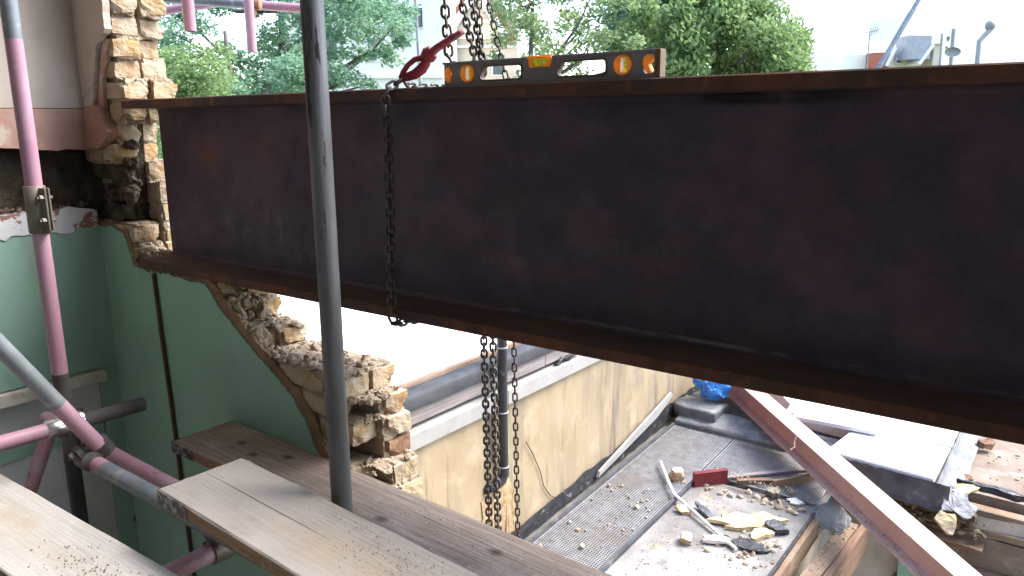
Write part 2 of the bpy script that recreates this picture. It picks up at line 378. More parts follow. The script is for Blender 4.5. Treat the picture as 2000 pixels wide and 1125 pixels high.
m_floor = M('room_floorboards', (4, [(.3, (.14, .10, .07)), (.7, (.26, .2, .15))], 8), .85, (30, .002), world=True, stretch=(1, 8, 8))
m_roomwall = M('room_wall_plaster', (3, [(.3, (.36, .34, .30)), (.7, (.48, .45, .41))], 6), .85, (40, .001), world=True)
m_ground = M('garden_ground', (2.0, [(.3, (.05, .07, .025)), (.6, (.09, .11, .045)), (.8, (.15, .12, .08))], 10), 1, (15, .03), world=True)

# ================================================================== GROUND AND ROOM SHELL
b = NB(); grid(b, None, 2, 2, lambda u, v: V((-300 + 600 * u, -300 + 600 * v, 0))); structure('ground', b, m_ground)
b = NB(); box(b, (-3.6, -3.4, 2.55), (3.6, 1.75, 2.72)); structure('floor', b, m_floor)
b = NB(); box(b, (-3.6, -3.4, 8.55), (3.6, 1.75, 8.75)); structure('ceiling', b, m_ceiling)
b = NB(); box(b, (-3.6, -3.4, 2.72), (3.6, -3.2, 8.55)); structure('wall_back', b, m_roomwall)
b = NB(); box(b, (3.3, -3.2, 2.72), (3.6, 1.5, 8.55)); structure('wall_right', b, m_roomwall)

# ------------------------------------------------------------------ end wall (plane X = -3.24)
rnd = random.Random(5)
XA = -3.24
ew = thing('end_wall', 'room end wall: cream plaster above, sooty joist slot, green paint below', 'wall', (XA, -.8, 2.72))
b = NB(); box(b, (-3.6, -3.2, 2.72), (-3.345, 1.74, 8.55)); fin('masonry', b, m_mortar_dark, ew)
b = NB(); prism(b, [(-3.2, 6.062), (1.515, 6.056), (1.515, 8.55), (-3.2, 8.55)], 'X', -3.34, XA); fin('upper_plaster', b, m_pinkplaster, ew)
low = ragged([(-3.2, 5.90), (.9, 5.905), (1.2, 5.915), (1.35, 5.898), (1.49, 5.895)], .03, .006, rnd)
b = NB(); prism(b, [(-3.2, 6.06)] + low + [(1.49, 6.053)], 'X', -3.3, XA + .012); fin('skirting', b, m_skirt, ew)
b = NB(); grid(b, None, 150, 10, lambda u, v: V((-3.325 + .035 * noise.noise(V((u * 60, v * 3.2, 2))) + .03 * noise.noise(V((u * 17, v * 1.3, 7))) + .02 * (1 - v), -1.5 + 3.02 * u, 5.66 + .25 * v)))
fin('joist_slot', b, m_dirt, ew, smooth=True)
top = ragged([(1.503, 5.655), (1.4, 5.672), (1.2, 5.664), (.9, 5.668), (-3.2, 5.67)], .025, .006, rnd)
bot = ragged([(-3.2, 5.57), (.9, 5.568), (1.1, 5.562), (1.2, 5.585), (1.3, 5.588), (1.38, 5.57), (1.44, 5.59), (1.503, 5.585)], .02, .008, rnd)
b = NB(); prism(b, bot + top, 'X', -3.33, XA + .004); fin('picture_strip', b, m_white_strip, ew)
b = NB(); prism(b, [(-3.2, 5.0), (1.516, 5.0), (1.516, 5.592), (-3.2, 5.592)], 'X', -3.34, XA); fin('green_plaster', b, m_green, ew)
b = NB(); box(b, (-3.3, -3.2, 4.945), (XA + .03, 1.452, 4.995), bev=.004)
bmesh.ops.subdivide_edges(b, edges=[e for e in b.edges if e.calc_length() > 2], cuts=60); shake(b, .004, 9, 3); fin('ledge', b, m_ledge, ew)
b = NB(); box(b, (-3.3, -3.2, 2.72), (XA - .012, 1.432, 4.945)); fin('grey_panel', b, m_grey_panel, ew)
b = NB(); box(b, (-3.33, 1.434, 2.72), (XA, 1.516, 4.998)); fin('green_margin', b, m_green, ew)
b = NB(); box(b, (XA - .0115, -3.2, 4.715), (XA - .006, 1.43, 4.775)); shake(b, .004, 4, 1); fin('green_band', b, m_green, ew)
b = NB(); box(b, (XA - .011, 1.248, 3.2), (XA - .004, 1.27, 4.70)); fin('batten', b, m_grey_panel, ew)
b = NB()
for i in range(150):
    y = rnd.uniform(.7, 1.49); chunk(b, (XA - rnd.uniform(.012, .05), y, 5.672 + rnd.uniform(0, .012)), rnd.uniform(.004, .013), rnd)
o = fin('rubble', b, m_mortar_dark, ew); o['kind'] = 'stuff'

# ------------------------------------------------------------------ opening wall (inner face Y = 1.51), broken away under the steel
ow = thing('opening_wall', 'broken brick wall with green plaster and ragged edge carrying the steel beam', 'wall', (-2.6, 1.62, 2.72))
edge = [(-2.51, 5.435), (-2.428, 5.349), (-2.317, 5.273), (-2.183, 5.187), (-2.055, 5.104), (-1.996, 5.037), (-1.965, 4.955), (-1.937, 4.926), (-1.86, 4.82), (-1.7, 4.66), (-1.4, 4.5)]
eg = ragged(edge, .012, .004, rnd)
lft = ragged([(-3.243, 5.585), (-3.15, 5.592), (-3.06, 5.575), (-3.03, 5.52), (-3.0, 5.447), (-2.9, 5.436), (-2.75, 5.442), (-2.6, 5.428), (-2.51, 5.435)], .014, .005, rnd)
b = NB(); prism(b, [(-3.243, 2.72)] + lft[:-1] + eg + [(3.3, 4.45), (3.3, 2.72)], 'Y', 1.51, 1.5165); fin('green_plaster', b, m_green, ow)
eb = ragged([(x + (.045 if i < 8 else .02), z + (.012 if i else .0)) for i, (x, z) in enumerate(edge)], .012, .006, rnd)
lb = ragged([(-3.243, 5.60), (-3.15, 5.606), (-3.045, 5.586), (-3.015, 5.53), (-2.985, 5.449), (-2.9, 5.446), (-2.6, 5.446), (-2.48, 5.446)], .014, .004, rnd)
b = NB(); prism(b, [(-3.243, 2.72)] + lb[:-1] + eb + [(3.3, 4.43), (3.3, 2.72)], 'Y', 1.517, 1.527); fin('backing_plaster', b, m_backing, ow)
# brick meshes shared by all loose bricks
def brick_mesh(i, L=.215, amp=.006):
    b = NB(); roughbox(b, (-L / 2, -.051, -.0325), (L / 2, .051, .0325), 4, amp, 13, i + .5, .003, .0018)
    r = random.Random(i)
    for k in range(3):        # knocked-off corners
        c = V((r.choice((-1, 1)) * L / 2, r.choice((-1, 1)) * .051, r.choice((-1, 1)) * .0325)); rad = r.uniform(.018, .04)
        for v in b.verts:
            d = (v.co - c).length
            if d < rad: v.co += (V((0, 0, 0)) - c).normalized() * (rad - d) * .75
    me = bpy.data.meshes.new('brick'); 
    for f in b.faces: f.smooth = False
    b.to_mesh(me); b.free(); return me
BF = [brick_mesh(i) for i in range(7)]; BH = [brick_mesh(20 + i, .105) for i in range(6)]
def with_mat(ms, mt):
    out = []
    for x in ms:
        c = x.copy(); c.materials.append(mt); out.append(c)
    return out
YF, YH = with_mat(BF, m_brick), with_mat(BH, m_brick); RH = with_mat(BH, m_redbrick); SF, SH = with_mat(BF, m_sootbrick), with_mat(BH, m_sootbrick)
def lay(parent, full, half, x1, y, z, x0, seq, jit=.006):
    """lay bricks leftwards from right end x1 to x0; y = centre of the leaf; z = centre"""
    x = x1; i = 0
    while x > x0:
        L = .215 if seq[i % len(seq)] == 'F' else .105
        me = rnd.choice(full if L > .15 else half)
        inst('brick', me, None, parent, (x - L / 2 + rnd.uniform(-.004, .004), y + rnd.uniform(-jit, jit), z + rnd.uniform(-.003, .003)),
             (rnd.uniform(-.03, .03), rnd.uniform(-.035, .035), rnd.uniform(-.045, .045) + rnd.choice((0, pi))))
        x -= L + .011; i += 1
YI, YO = 1.576, 1.692
#        z centre, inner right end, outer right end, inner seq, outer seq
courses = [(5.405, -2.47, -2.43, 'H', 'F'), (5.325, -2.425, -2.39, 'FH', 'HF'), (5.245, -2.285, -2.245, 'HF', 'FH'), (5.172, -1.80, -1.80, 'HFF', 'HFF'),
           (5.097, -1.86, -1.752, 'FFH', 'HHF'), (5.022, -1.775, -1.735, 'FFH', 'HFF'), (4.947, -1.95, -1.742, 'FF', 'R'), (4.872, -1.79, -1.705, 'HFF', 'HHF'),
           (4.797, -1.80, -1.685, 'HFF', 'HFH'), (4.722, -1.72, -1.68, 'FFF', 'FFF'), (4.647, -1.6, -1.6, 'FFF', 'FFF')]
mo = NB()
for i, (z, xi, xo, si, so) in enumerate(courses):
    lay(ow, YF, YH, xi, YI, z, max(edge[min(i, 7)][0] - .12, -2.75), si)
    if so == 'R':
        inst('brick', RH[2], None, ow, (xo - .052, YO, z), (0, .02, .03)); inst('brick', YF[1], None, ow, (xo - .225, YO, z), (0, .02, .03))
    else: lay(ow, YF, YH, xo, YO, z, max(edge[min(i, 7)][0] - .3, -2.75), so)
    h = .0385
    roughbox(mo, (-3.2, 1.535, z - h), (xi - .015, 1.632, z + h + .004), 7, .009, 26, i, .006)
    roughbox(mo, (-3.2, 1.630, z - h), (xo - .015, 1.733, z + h + .004), 7, .009, 26, i + 30, .006)
roughbox(mo, (-3.24, 1.53, 2.72), (-1.62, 1.735, 4.62), 3, .004, 5, 90)
box(mo, (-1.63, 1.53, 2.72), (3.3, 1.735, 4.40))
fin('mortar', mo, m_mortar, ow)
rb = NB()
tops = [(-2.5, -2.39, 5.362), (-2.47, -2.24, 5.283), (-2.45, -2.27, 5.285), (-2.3, -1.84, 5.213), (-2.25, -1.8, 5.211), (-1.85, -1.755, 5.138), (-1.86, -1.74, 5.135), (-1.83, -1.76, 5.06), (-1.95, -1.75, 4.905), (-1.8, -1.7, 4.91), (-1.75, -1.69, 4.835)]
for (x0, x1, z) in tops:
    for k in range(int(70 * (x1 - x0) / .2) + 10):
        chunk(rb, (rnd.uniform(x0, x1), rnd.uniform(1.535, 1.735), z + rnd.uniform(-.002, .004)), rnd.choice((.002, .003, .003, .004, .005, .007, .010, .016, .024)), rnd, flat=.8)
for k in range(22):          # lime lumps spilling down the top of the break, under the flange
    t = rnd.random(); chunk(rb, (-2.5 + .14 * t, rnd.uniform(1.53, 1.66), 5.43 - .1 * t + rnd.uniform(-.02, .01)), rnd.uniform(.014, .036), rnd, ico=ICO2)
for k in range(16):
    chunk(rb, (rnd.uniform(-2.43, -2.27), rnd.uniform(1.525, 1.6), rnd.uniform(5.25, 5.30)), rnd.uniform(.014, .034), rnd, ico=ICO2)
for (x0, x1, z) in tops:
    for k in range(5): chunk(rb, (rnd.uniform(x0, x1), rnd.uniform(1.54, 1.72), z), rnd.uniform(.012, .03), rnd, ico=ICO2, flat=.6)
o = fin('rubble', rb, m_mortar, ow); o['kind'] = 'stuff'

# the standing jamb left of the beam end
jw = thing('brick_jamb', 'tall ragged brick jamb at the left end of the steel beam', 'wall', (-3.12, 1.62, 5.44))
mo = NB(); z = 5.487; i = 0
prof = {0: (-2.975, -2.965), 1: (-3.0, -2.975), 2: (-3.10, -2.985), 3: (-3.13, -2.975), 4: (-3.10, -3.05), 5: (-3.07, -3.135), 6: (-3.06, -3.13), 7: (-2.995, -2.985), 8: (-2.955, -2.95), 9: (-3.0, -3.01), 10: (-2.985, -3.045), 11: (-3.0, -3.02), 12: (-2.99, -2.985), 13: (-2.985, -3.02), 14: (-2.98, -3.0)}
while z < 8.5:
    xi, xo = prof.get(i, (-3.0 + rnd.uniform(-.02, .02), -3.02 + rnd.uniform(-.03, .03)))
    dirty = i in (2, 3, 4)
    if i < 16:
        lay(jw, SF if dirty else YF, SH if dirty else YH, xi, YI + (.03 if dirty else 0), z, -3.24, 'HF' if i % 2 else 'F')
        lay(jw, YF, YH, xo, YO, z, -3.2, 'F' if i % 2 else 'HF', .012)
    h = .041
    if i != 2: roughbox(mo, (-3.345, 1.54 + (.05 if dirty else 0), z - h), (xi - (.05 if dirty else .014), 1.622, z + h + .003), 6, .010, 24, i, .006)
    roughbox(mo, (-3.345, 1.645, z - h), (xo - .014, 1.733, z + h + .003), 6, .010, 24, i + 50, .006)
    z += .079; i += 1
fin('mortar', mo, m_mortar, jw)
b = NB(); box(b, (-3.345, 1.54, 5.44), (-3.2, 1.63, 5.6)); fin('pocket_back', b, m_black, jw)  # black box paints the dark of the joist pocket
b = NB(); roughbox(b, (-3.345, 1.6, 5.45), (-3.085, 1.65, 6.0), 5, .012, 18, 3, .006); fin('sooty_core', b, m_dirt, jw)
pe = ragged([(-3.243, 6.06), (-3.16, 6.06), (-3.157, 6.08), (-3.12, 6.18), (-3.08, 6.285), (-3.0, 6.335), (-2.995, 6.45), (-2.985, 6.9), (-3.0, 8.55)], .015, .005, rnd)
b = NB(); prism(b, pe + [(-3.243, 8.55)], 'Y', 1.5, 1.526); fin('upper_plaster', b, m_pinkplaster, jw)
pe = ragged([(-3.16, 6.045), (-3.14, 6.06), (-3.10, 6.18), (-3.062, 6.28), (-3.01, 6.30), (-3.03, 6.25), (-3.085, 6.16), (-3.10, 6.05)], .012, .004, rnd)
b = NB(); prism(b, pe, 'Y', 1.512, 1.53); fin('plaster_edge', b, m_skirt, jw)
pe = ragged([(-3.24, 6.055), (-3.12, 6.068), (-3.095, 6.03), (-3.045, 5.965), (-3.08, 5.93), (-3.13, 5.90), (-3.243, 5.902)], .014, .004, rnd)
b = NB(); prism(b, pe, 'Y', 1.49, 1.535); fin('skirting', b, m_skirt, jw)
rb = NB()
for k in range(210):
    x = rnd.uniform(-3.1, -2.93); zz = 5.45 + max(0, (-x - 2.93)) * .75 + rnd.uniform(-.01, .012)
    chunk(rb, (x, rnd.uniform(1.53, 1.66), zz), rnd.choice((.006, .01, .014, .022)), rnd)
for k in range(60): chunk(rb, (rnd.uniform(-3.05, -2.96), rnd.uniform(1.53, 1.72), 6.158), rnd.uniform(.005, .014), rnd)
for k in range(50): chunk(rb, (rnd.uniform(-3.05, -2.99), rnd.uniform(1.63, 1.73), rnd.choice((5.767, 5.68, 5.60))), rnd.uniform(.006, .014), rnd)
for k in range(26): chunk(rb, (rnd.uniform(-3.2, -3.06), rnd.uniform(1.55, 1.6), rnd.uniform(5.66, 5.92)), rnd.uniform(.015, .035), rnd, 1, ico=ICO2)
o = fin('rubble', rb, [m_mortar, m_sootbrick], jw); o['kind'] = 'stuff'
# thin brown pipe on the green plaster
b = NB(); sweep(b, [(-2.842, 1.502, 5.435), (-2.832, 1.501, 5.2), (-2.818, 1.502, 4.95), (-2.80, 1.501, 4.6), (-2.784, 1.502, 4.2), (-2.77, 1.502, 2.9)], .008, 8)
m_rustpipe = M('rusty_brown_pipe', (20, [(.3, (.055, .03, .02)), (.7, (.12, .065, .04))], 6), .8, (60, .001), world=True)
solo('service_pipe', b, m_rustpipe, 'thin rusty brown pipe running down the green wall below the beam end', 'pipe', loc=(-2.77, 1.502, 2.9), smooth=True)
# ================================================================== STEEL BEAM
ZT, ZB, X0, X1 = 6.081, 5.451, -2.94, 3.35
TF, TW, RR = .031, .0095, .018
rustblob = [((-2.63, 1.64, 5.87), (.16, .3, .11)), ((-2.3, 1.64, 5.9), (.1, .3, .08))]
m_web = M('dark_mill_scale_steel', (7, [(.28, (.038, .028, .054)), (.5, (.066, .046, .076)), (.74, (.108, .074, .098))], 12), (.42, .68), [(170, .0014, (1, 1, .5)), (30, .0012)], world=True, metal=.15, over=[
    dict(col=(.095, .05, .048), scale=3.4, lo=.46, hi=.74, amt=.55, rgh=.75), dict(col=(.10, .085, .09), scale=190, lo=.55, hi=.75, st=(1, 1, .6), amt=.3), dict(col=(.034, .027, .044), scale=1.6, lo=.48, hi=.74, st=(1, 1, 2), amt=.55, rgh=.75), dict(col=(.16, .06, .028), scale=14, lo=.36, hi=.66, blob=rustblob, soft=.1, amt=.8),
    dict(col=(.085, .072, .08), scale=120, lo=.52, hi=.75, amt=.4, st=(1, 1, .7)),
    dict(col=(.085, .07, .06), kind='vor', scale=24, lo=.05, hi=.12, blob=[((-.93, 1.64, 5.685), (.075, .3, .05)), ((-.80, 1.64, 5.69), (.07, .3, .035))], soft=.55, amt=.33),
    dict(col=(.12, .10, .08), scale=22, lo=.42, hi=.56, st=(.6, 1, 1.6), blob=[((-1.235, 1.64, 5.625), (.07, .3, .02)), ((-1.30, 1.64, 5.655), (.012, .3, .055))], soft=.5, amt=.6),
    dict(col=(.13, .115, .10), scale=40, lo=.45, hi=.6, blob=[((-2.71, 1.64, 5.70), (.035, .3, .06)), ((-2.55, 1.64, 5.66), (.05, .3, .07)), ((-2.42, 1.64, 5.62), (.05, .3, .05)), ((-2.25, 1.64, 5.63), (.12, .3, .1)), ((-2.1, 1.64, 5.56), (.2, .3, .05))], soft=.3, amt=.55),
    dict(col=(.19, .18, .18), scale=26, lo=.46, hi=.60, st=(.35, 1, 1), blob=[((-.6, 1.63, 5.4945), (1.7, .3, .0065))], soft=.3, amt=.75), dict(col=(.006, .004, .008), scale=6, lo=.35, hi=.55, blob=[((-.58, 1.64, 6.04), (.26, .3, .02))], soft=.4),  # pale broken band on lower fillet: dusty residue plus its highlight painted in
    dict(col=(.45, .42, .38), scale=95, lo=.73, hi=.76, amt=.8, blob=[((-2.15, 1.64, 5.62), (.35, .3, .2))], soft=.3)])
m_edge = M('rusty_flange_edge', (9, [(.25, (.045, .026, .022)), (.5, (.105, .048, .030)), (.75, (.17, .078, .042))], 10), .85, [(50, .0015), (200, .0006)], world=True, stretch=(1, 1, .5), over=[
    dict(col=(.055, .042, .044), scale=5, lo=.47, hi=.6, amt=.85), dict(col=(.22, .09, .04), scale=16, lo=.6, hi=.7, amt=.7)])
m_flange = M('brown_dusty_flange', (8, [(.25, (.06, .044, .045)), (.55, (.105, .075, .068)), (.8, (.155, .115, .10))], 10), .8, [(50, .0012), (180, .0006)], world=True, stretch=(.4, 2, 1), over=[
    dict(col=(.22, .16, .125), kind='axis', ax=0, lo=-2.3, hi=-2.95, amt=.7), dict(col=(.16, .062, .025), scale=7, lo=.55, hi=.7, amt=.6), dict(col=(.17, .15, .13), scale=18, lo=.62, hi=.72, st=(.3, 3, 1), amt=.6)])
sb = thing('steel_beam', 'huge dark rusty steel I-beam spanning the whole opening', 'steel beam', (X0, 1.65, ZB))
def flange(zlo, zhi, nm):
    b = NB(); bv = .003
    n = 40
    sec = [(1.5, zlo + bv), (1.5 + bv, zlo), (1.8 - bv, zlo), (1.8, zlo + bv), (1.8, zhi - bv), (1.8 - bv, zhi), (1.5 + bv, zhi), (1.5, zhi - bv)]
    rings = []
    for i in range(n + 1):
        x = X0 + (X1 - X0) * i / n
        rings.append([b.verts.new((x, y + .0009 * noise.noise(V((x * 9, y * 30, z * 30))), z + .0009 * noise.noise(V((x * 11, y * 30, z * 40 + 5))))) for y, z in sec])
    for i in range(n):
        for k in range(8):
            f = b.faces.new((rings[i][k], rings[i][(k + 1) % 8], rings[i + 1][(k + 1) % 8], rings[i + 1][k])); f.material_index = 1 if k in (7, 3, 0, 6, 2, 4) else 0
    b.faces.new(rings[0]).material_index = 1; b.faces.new(rings[-1]).material_index = 1
    return fin(nm, b, [m_flange, m_edge], sb)
flange(ZT - TF, ZT, 'top_flange'); flange(ZB, ZB + TF, 'bottom_flange')
b = NB(); y0, y1 = 1.65 - TW, 1.65 + TW; za, zb = ZB + TF - .0015, ZT - TF + .0015
def arc(cx, cz, a0, a1): return [(cx + RR * cos(radians(a0 + (a1 - a0) * k / 6)), cz + RR * sin(radians(a0 + (a1 - a0) * k / 6))) for k in range(7)]
sec = arc(y0 - RR, za + RR, -90, 0) + arc(y0 - RR, zb - RR, 0, 90) + arc(y1 + RR, zb - RR, 90, 180) + arc(y1 + RR, za + RR, 180, 270)
prism(b, sec, 'X', X0 + .002, X1)
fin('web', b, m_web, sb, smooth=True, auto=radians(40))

# ================================================================== SPIRIT LEVEL
m_lvl = M('charcoal_level_paint', (8, [(.3, (.18, .172, .185)), (.7, (.23, .218, .234))], 5), (.4, .6), (90, .0004), world=True, over=[dict(col=(.2, .19, .19), scale=24, lo=.66, hi=.7, amt=.6)])
m_lvlrim = M('worn_brown_rim', (9, [(.3, (.11, .075, .045)), (.7, (.17, .115, .065))], 5), .6, world=True)
m_orange = M('orange_vial_holder', (6, [(.3, (.84, .40, .05)), (.7, (.9, .48, .09))], 4), .4, world=True, spec=.5, transl=.5)
m_vial = M('yellow_green_vial', (6, [(.3, (.78, .88, .10)), (.7, (.86, .92, .2))], 2), .08, world=True, spec=.6, transl=.6)
m_vialclear = M('clear_acrylic', (6, [(.3, (.78, .78, .7)), (.7, (.85, .85, .78))], 2), .1, world=True, spec=.6, transl=.6)
m_line = M('black_vial_line', (6, [(.3, g(.01)), (.7, g(.02))], 2), .5)
m_steelmid = M('worn_rail_edge', (20, [(.3, (.16, .155, .16)), (.7, (.36, .35, .35))], 5), .45, world=True, metal=.4)
LX0, LX1, LZ0, LZ1, LY = -1.357, -.754, ZT + .001, ZT + .059, 1.533
lv = thing('spirit_level', 'charcoal spirit level with orange vials resting on top of the steel beam', 'spirit level', ((LX0 + LX1) / 2, LY, LZ0))
def rrect(x0, x1, z0, z1, sl=0, n=5, r=.009):
    out = []
    for (cx, cz, a) in ((x1 - r, z0 + r, -90), (x1 - r, z1 - r, 0), (x0 + r + sl, z1 - r, 90), (x0 + r - sl, z0 + r, 180)):
        out += [(cx + r * cos(radians(a + 90 * k / n)), cz + r * sin(radians(a + 90 * k / n))) for k in range(n + 1)]
    return out
def circ(cx, cz, r, n=24): return [(cx + r * cos(2 * pi * k / n), cz + r * sin(2 * pi * k / n)) for k in range(n)]
zc = (LZ0 + LZ1) / 2
hA, hB = (-1.236, -1.116), (-1.009, -.888)
holes = [rrect(hA[0], hA[1], LZ0 + .012, LZ1 - .015, .004), rrect(hB[0], hB[1], LZ0 + .012, LZ1 - .015, .004), circ(-1.28, zc, .0215), circ(-.845, zc, .0215),
         [(-1.352, LZ0 + .012), (-1.338, LZ0 + .008), (-1.331, zc), (-1.338, LZ1 - .010), (-1.352, LZ1 - .014)], rrect(-.797, -.771, LZ0 + .009, LZ1 - .010, 0, 4, .008),
         [(-1.094, LZ1 - .0045), (-1.027, LZ1 - .0045), (-1.032, LZ1 - .024), (-1.089, LZ1 - .024)]]
def plate(loops, th, y):
    b = fill2d('p', loops, th)
    for v in b.verts: v.co = V((v.co.x, y + v.co.z, v.co.y))
    return b
fin('body', plate([[(LX0, LZ0 + .003), (LX1 - .012, LZ0 + .003), (LX1 - .012, LZ1 - .003), (LX0, LZ1 - .003)]] + holes, .012, LY), m_lvl, lv)
for (z0, z1) in ((LZ0, LZ0 + .005), (LZ1 - .005, LZ1)):
    b = NB()
    if z1 == LZ1:
        box(b, (LX0, LY - .012, z0), (-1.0955, LY + .012, z1), bev=.0008); box(b, (-1.0255, LY - .012, z0), (LX1 - .011, LY + .012, z1), bev=.0008)
    else: box(b, (LX0, LY - .012, z0), (LX1 - .011, LY + .012, z1), bev=.0008)
    fin('rail', b, m_lvl, lv)
b = NB(); box(b, (LX1 - .0115, LY - .013, LZ0), (LX1, LY + .013, LZ1), bev=.002); fin('end_cap', b, m_lvlrim, lv)
for h in holes[:2]:
    big = [((x - sum(p[0] for p in h) / len(h)) * 1.06 + sum(p[0] for p in h) / len(h), (z - zc) * 1.2 + zc) for x, z in h]
    fin('hand_hole_rim', plate([big, h], .016, LY), m_lvlrim, lv)
for cx, rot in ((-1.28, 0), (-.845, 0)):
    hd = fin('vial_holder', plate([circ(cx, zc, .0213), rrect(cx - .008, cx + .011, zc - .0165, zc + .0165, 0, 4, .006)], .019, LY), m_orange, lv)
    b = NB(); sweep(b, [(cx + .0048, LY, zc - .017), (cx + .0048, LY, zc + .017)], .0048, 12); fin('vial', b, m_vial, hd, smooth=True, auto=1)
    b = NB(); box(b, (cx - .0075, LY - .005, zc - .016), (cx - .0005, LY + .005, zc + .016)); fin('lens', b, m_vialclear, hd)
    for dz in (-.004, .004):
        b = NB(); sweep(b, [(cx + .0048, LY, zc + dz - .0004), (cx + .0048, LY, zc + dz + .0004)], .005, 12); fin('vial_line', b, m_line, hd)
b = NB(); prism(b, [(-1.351, LZ0 + .0125), (-1.339, LZ0 + .009), (-1.334, zc - .004), (-1.341, zc), (-1.334, zc + .006), (-1.339, LZ1 - .0115), (-1.351, LZ1 - .015)], 'Y', LY - .009, LY + .009); fin('end_vial_holder', b, m_orange, lv)
b = NB(); prism(b, [(-.796, zc - .002), (-.787, zc - .019), (-.777, zc - .017), (-.785, zc), (-.773, zc + .012), (-.776, zc + .018), (-.786, zc + .017), (-.796, zc + .008)], 'Y', LY - .009, LY + .009); fin('end_vial_holder', b, m_orange, lv)
hd = thing('x', 'x', 'x') if False else None
hd = fin('centre_vial_holder', plate([[(-1.094, LZ1 + .0015), (-1.027, LZ1 + .0015), (-1.032, LZ1 - .0238), (-1.089, LZ1 - .0238)], rrect(-1.079, -1.042, LZ1 - .021, LZ1 - .001, 0, 3, .003)], .021, LY), m_orange, lv)
b = NB(); sweep(b, [(-1.079, LY, LZ1 - .0105), (-1.042, LY, LZ1 - .0105)], .0095, 12); fin('vial', b, m_vial, hd, smooth=True, auto=1)
for dx in (-.005, .005):
    b = NB(); sweep(b, [(-1.0605 + dx - .0004, LY, LZ1 - .0105), (-1.0605 + dx + .0004, LY, LZ1 - .0105)], .0097, 12); fin('vial_line', b, m_line, hd)

# ================================================================== CHAINS
m_chain = M('dark_grey_alloy_chain', (30, [(.3, (.05, .044, .04)), (.7, (.13, .118, .108))], 6), (.35, .6), (120, .0005), metal=.55, rand=1, over=[dict(col=(.10, .055, .03), scale=25, lo=.58, hi=.7, amt=.6)])
m_handchain = M('brown_black_hand_chain', (30, [(.3, (.035, .022, .02)), (.7, (.085, .05, .04))], 6), (.4, .6), (120, .0005), metal=.5, rand=1)
m_red = M('red_enamel_hook', (14, [(.3, (.21, .022, .032)), (.7, (.29, .045, .055))], 6), (.28, .45), (70, .0006), world=True, over=[dict(col=(.42, .30, .28), scale=22, lo=.62, hi=.7, amt=.6), dict(col=(.05, .03, .03), scale=16, lo=.64, hi=.7, amt=.7)])
def link_mesh(nm, pitch, d, w, mt, seg=8):
    """one stadium link, long axis Z, lying in XZ"""
    b = NB(); r = d / 2; R_ = w / 2 - r; s = pitch / 2 - (R_ - r) - r + (R_ - r)   # inner length = pitch + 2r-ish
    hl = pitch / 2 + r - R_
    pts = [(R_ * cos(radians(a)), 0, hl + R_ * sin(radians(a))) for a in range(0, 181, 30)] + [(R_ * cos(radians(a)), 0, -hl + R_ * sin(radians(a))) for a in range(180, 361, 30)]
    sweep(b, pts, r, seg, closed=True)
    me = bpy.data.meshes.new(nm); bmesh.ops.recalc_face_normals(b, faces=b.faces)
    for f in b.faces: f.smooth = True
    b.to_mesh(me); b.free(); me.materials.append(mt); return me
L8 = link_mesh('link', .0245, .0082, .028, m_chain); L7 = link_mesh('link', .0212, .0078, .0255, m_chain); L5 = link_mesh('link', .0245, .0052, .0185, m_handchain)
def chain(parent, me, pitch, path, face, ph=0, rnd_=None):
    """hang links along a polyline; face = direction every second link faces"""
    path = [V(p) for p in path]; seg = []; tot = 0
    for a, c in zip(path, path[1:]): seg.append((tot, a, c)); tot += (c - a).length
    n = int(tot / pitch); k = random.Random(int(tot * 1000))
    for i in range(n + 1):
        s = i * pitch
        for (t0, a, c) in seg:
            if s <= t0 + (c - a).length + 1e-9: break
        d = (c - a).normalized(); p = a + d * (s - t0)
        f = (V(face) - d * V(face).dot(d)).normalized()
        y = f if (i + ph) % 2 == 0 else d.cross(f)
        ang = k.uniform(-.14, .14); y = (y * cos(ang) + d.cross(y) * sin(ang)).normalized()
        x = y.cross(d).normalized()
        inst('link', me, None, parent, p, Matrix((x, y, d)).transposed())
vw = V((.6, -.8, 0))
hk = onY(784, 153, 1.525)
sl = thing('sling_chain', 'lifting chain wrapped round the steel beam and hanging down its near face', 'chain', (-1.53, 1.48, 5.43))
chain(sl, L8, .0245, [hk + V((-.004, -.004, -.008)), (hk.x - .012, 1.495, 6.085), (-1.523, 1.481, 6.06), (-1.522, 1.479, 5.9), (-1.53, 1.481, 5.7), (-1.532, 1.479, 5.462), (-1.53, 1.487, 5.441), (-1.528, 1.56, 5.436), (-1.526, 1.79, 5.436), (-1.525, 1.822, 5.46), (-1.525, 1.822, 6.07), (-1.53, 1.79, 6.0865), (hk.x - .01, 1.56, 6.0865), hk + V((-.002, .01, -.006))], vw, 1)
# red clevis hook of the hoist
dirh = (onY(905, 62, 1.60) - hk).normalized(); u_, w_, _ = frame_of(dirh); side = vw - dirh * vw.dot(dirh); side.normalize(); upn = side.cross(dirh).normalized()
if upn.z < 0: upn = -upn
rh = thing('hoist_hook', 'red enamelled hoist hook and shackle pulling the chain above the beam', 'hook', tuple(hk))
P = lambda a, c, e=0: hk + dirh * a + upn * c + side * e
b = NB(); sweep(b, [P(.088, .004), P(.078, -.006), P(.06, -.012), P(.035, -.012), P(.014, -.006), P(.0, .0)], [.011, .013, .0145, .013, .011, .008], 12)
fin('hook', b, m_red, rh, smooth=True, auto=1.2)
b = NB(); sweep(b, [P(-.002, .001), P(.014, .010), P(.035, .017), P(.058, .018), P(.075, .011), P(.086, .006)], [.007, .0075, .007, .0075, .008, .009], 10); fin('safety_latch', b, m_red, rh, smooth=True)
b = NB(); sweep(b, [P(.08, .004), P(.095, .006), P(.11, .006)], [.015, .022, .018], 14); fin('swivel', b, m_red, rh, smooth=True, auto=1)
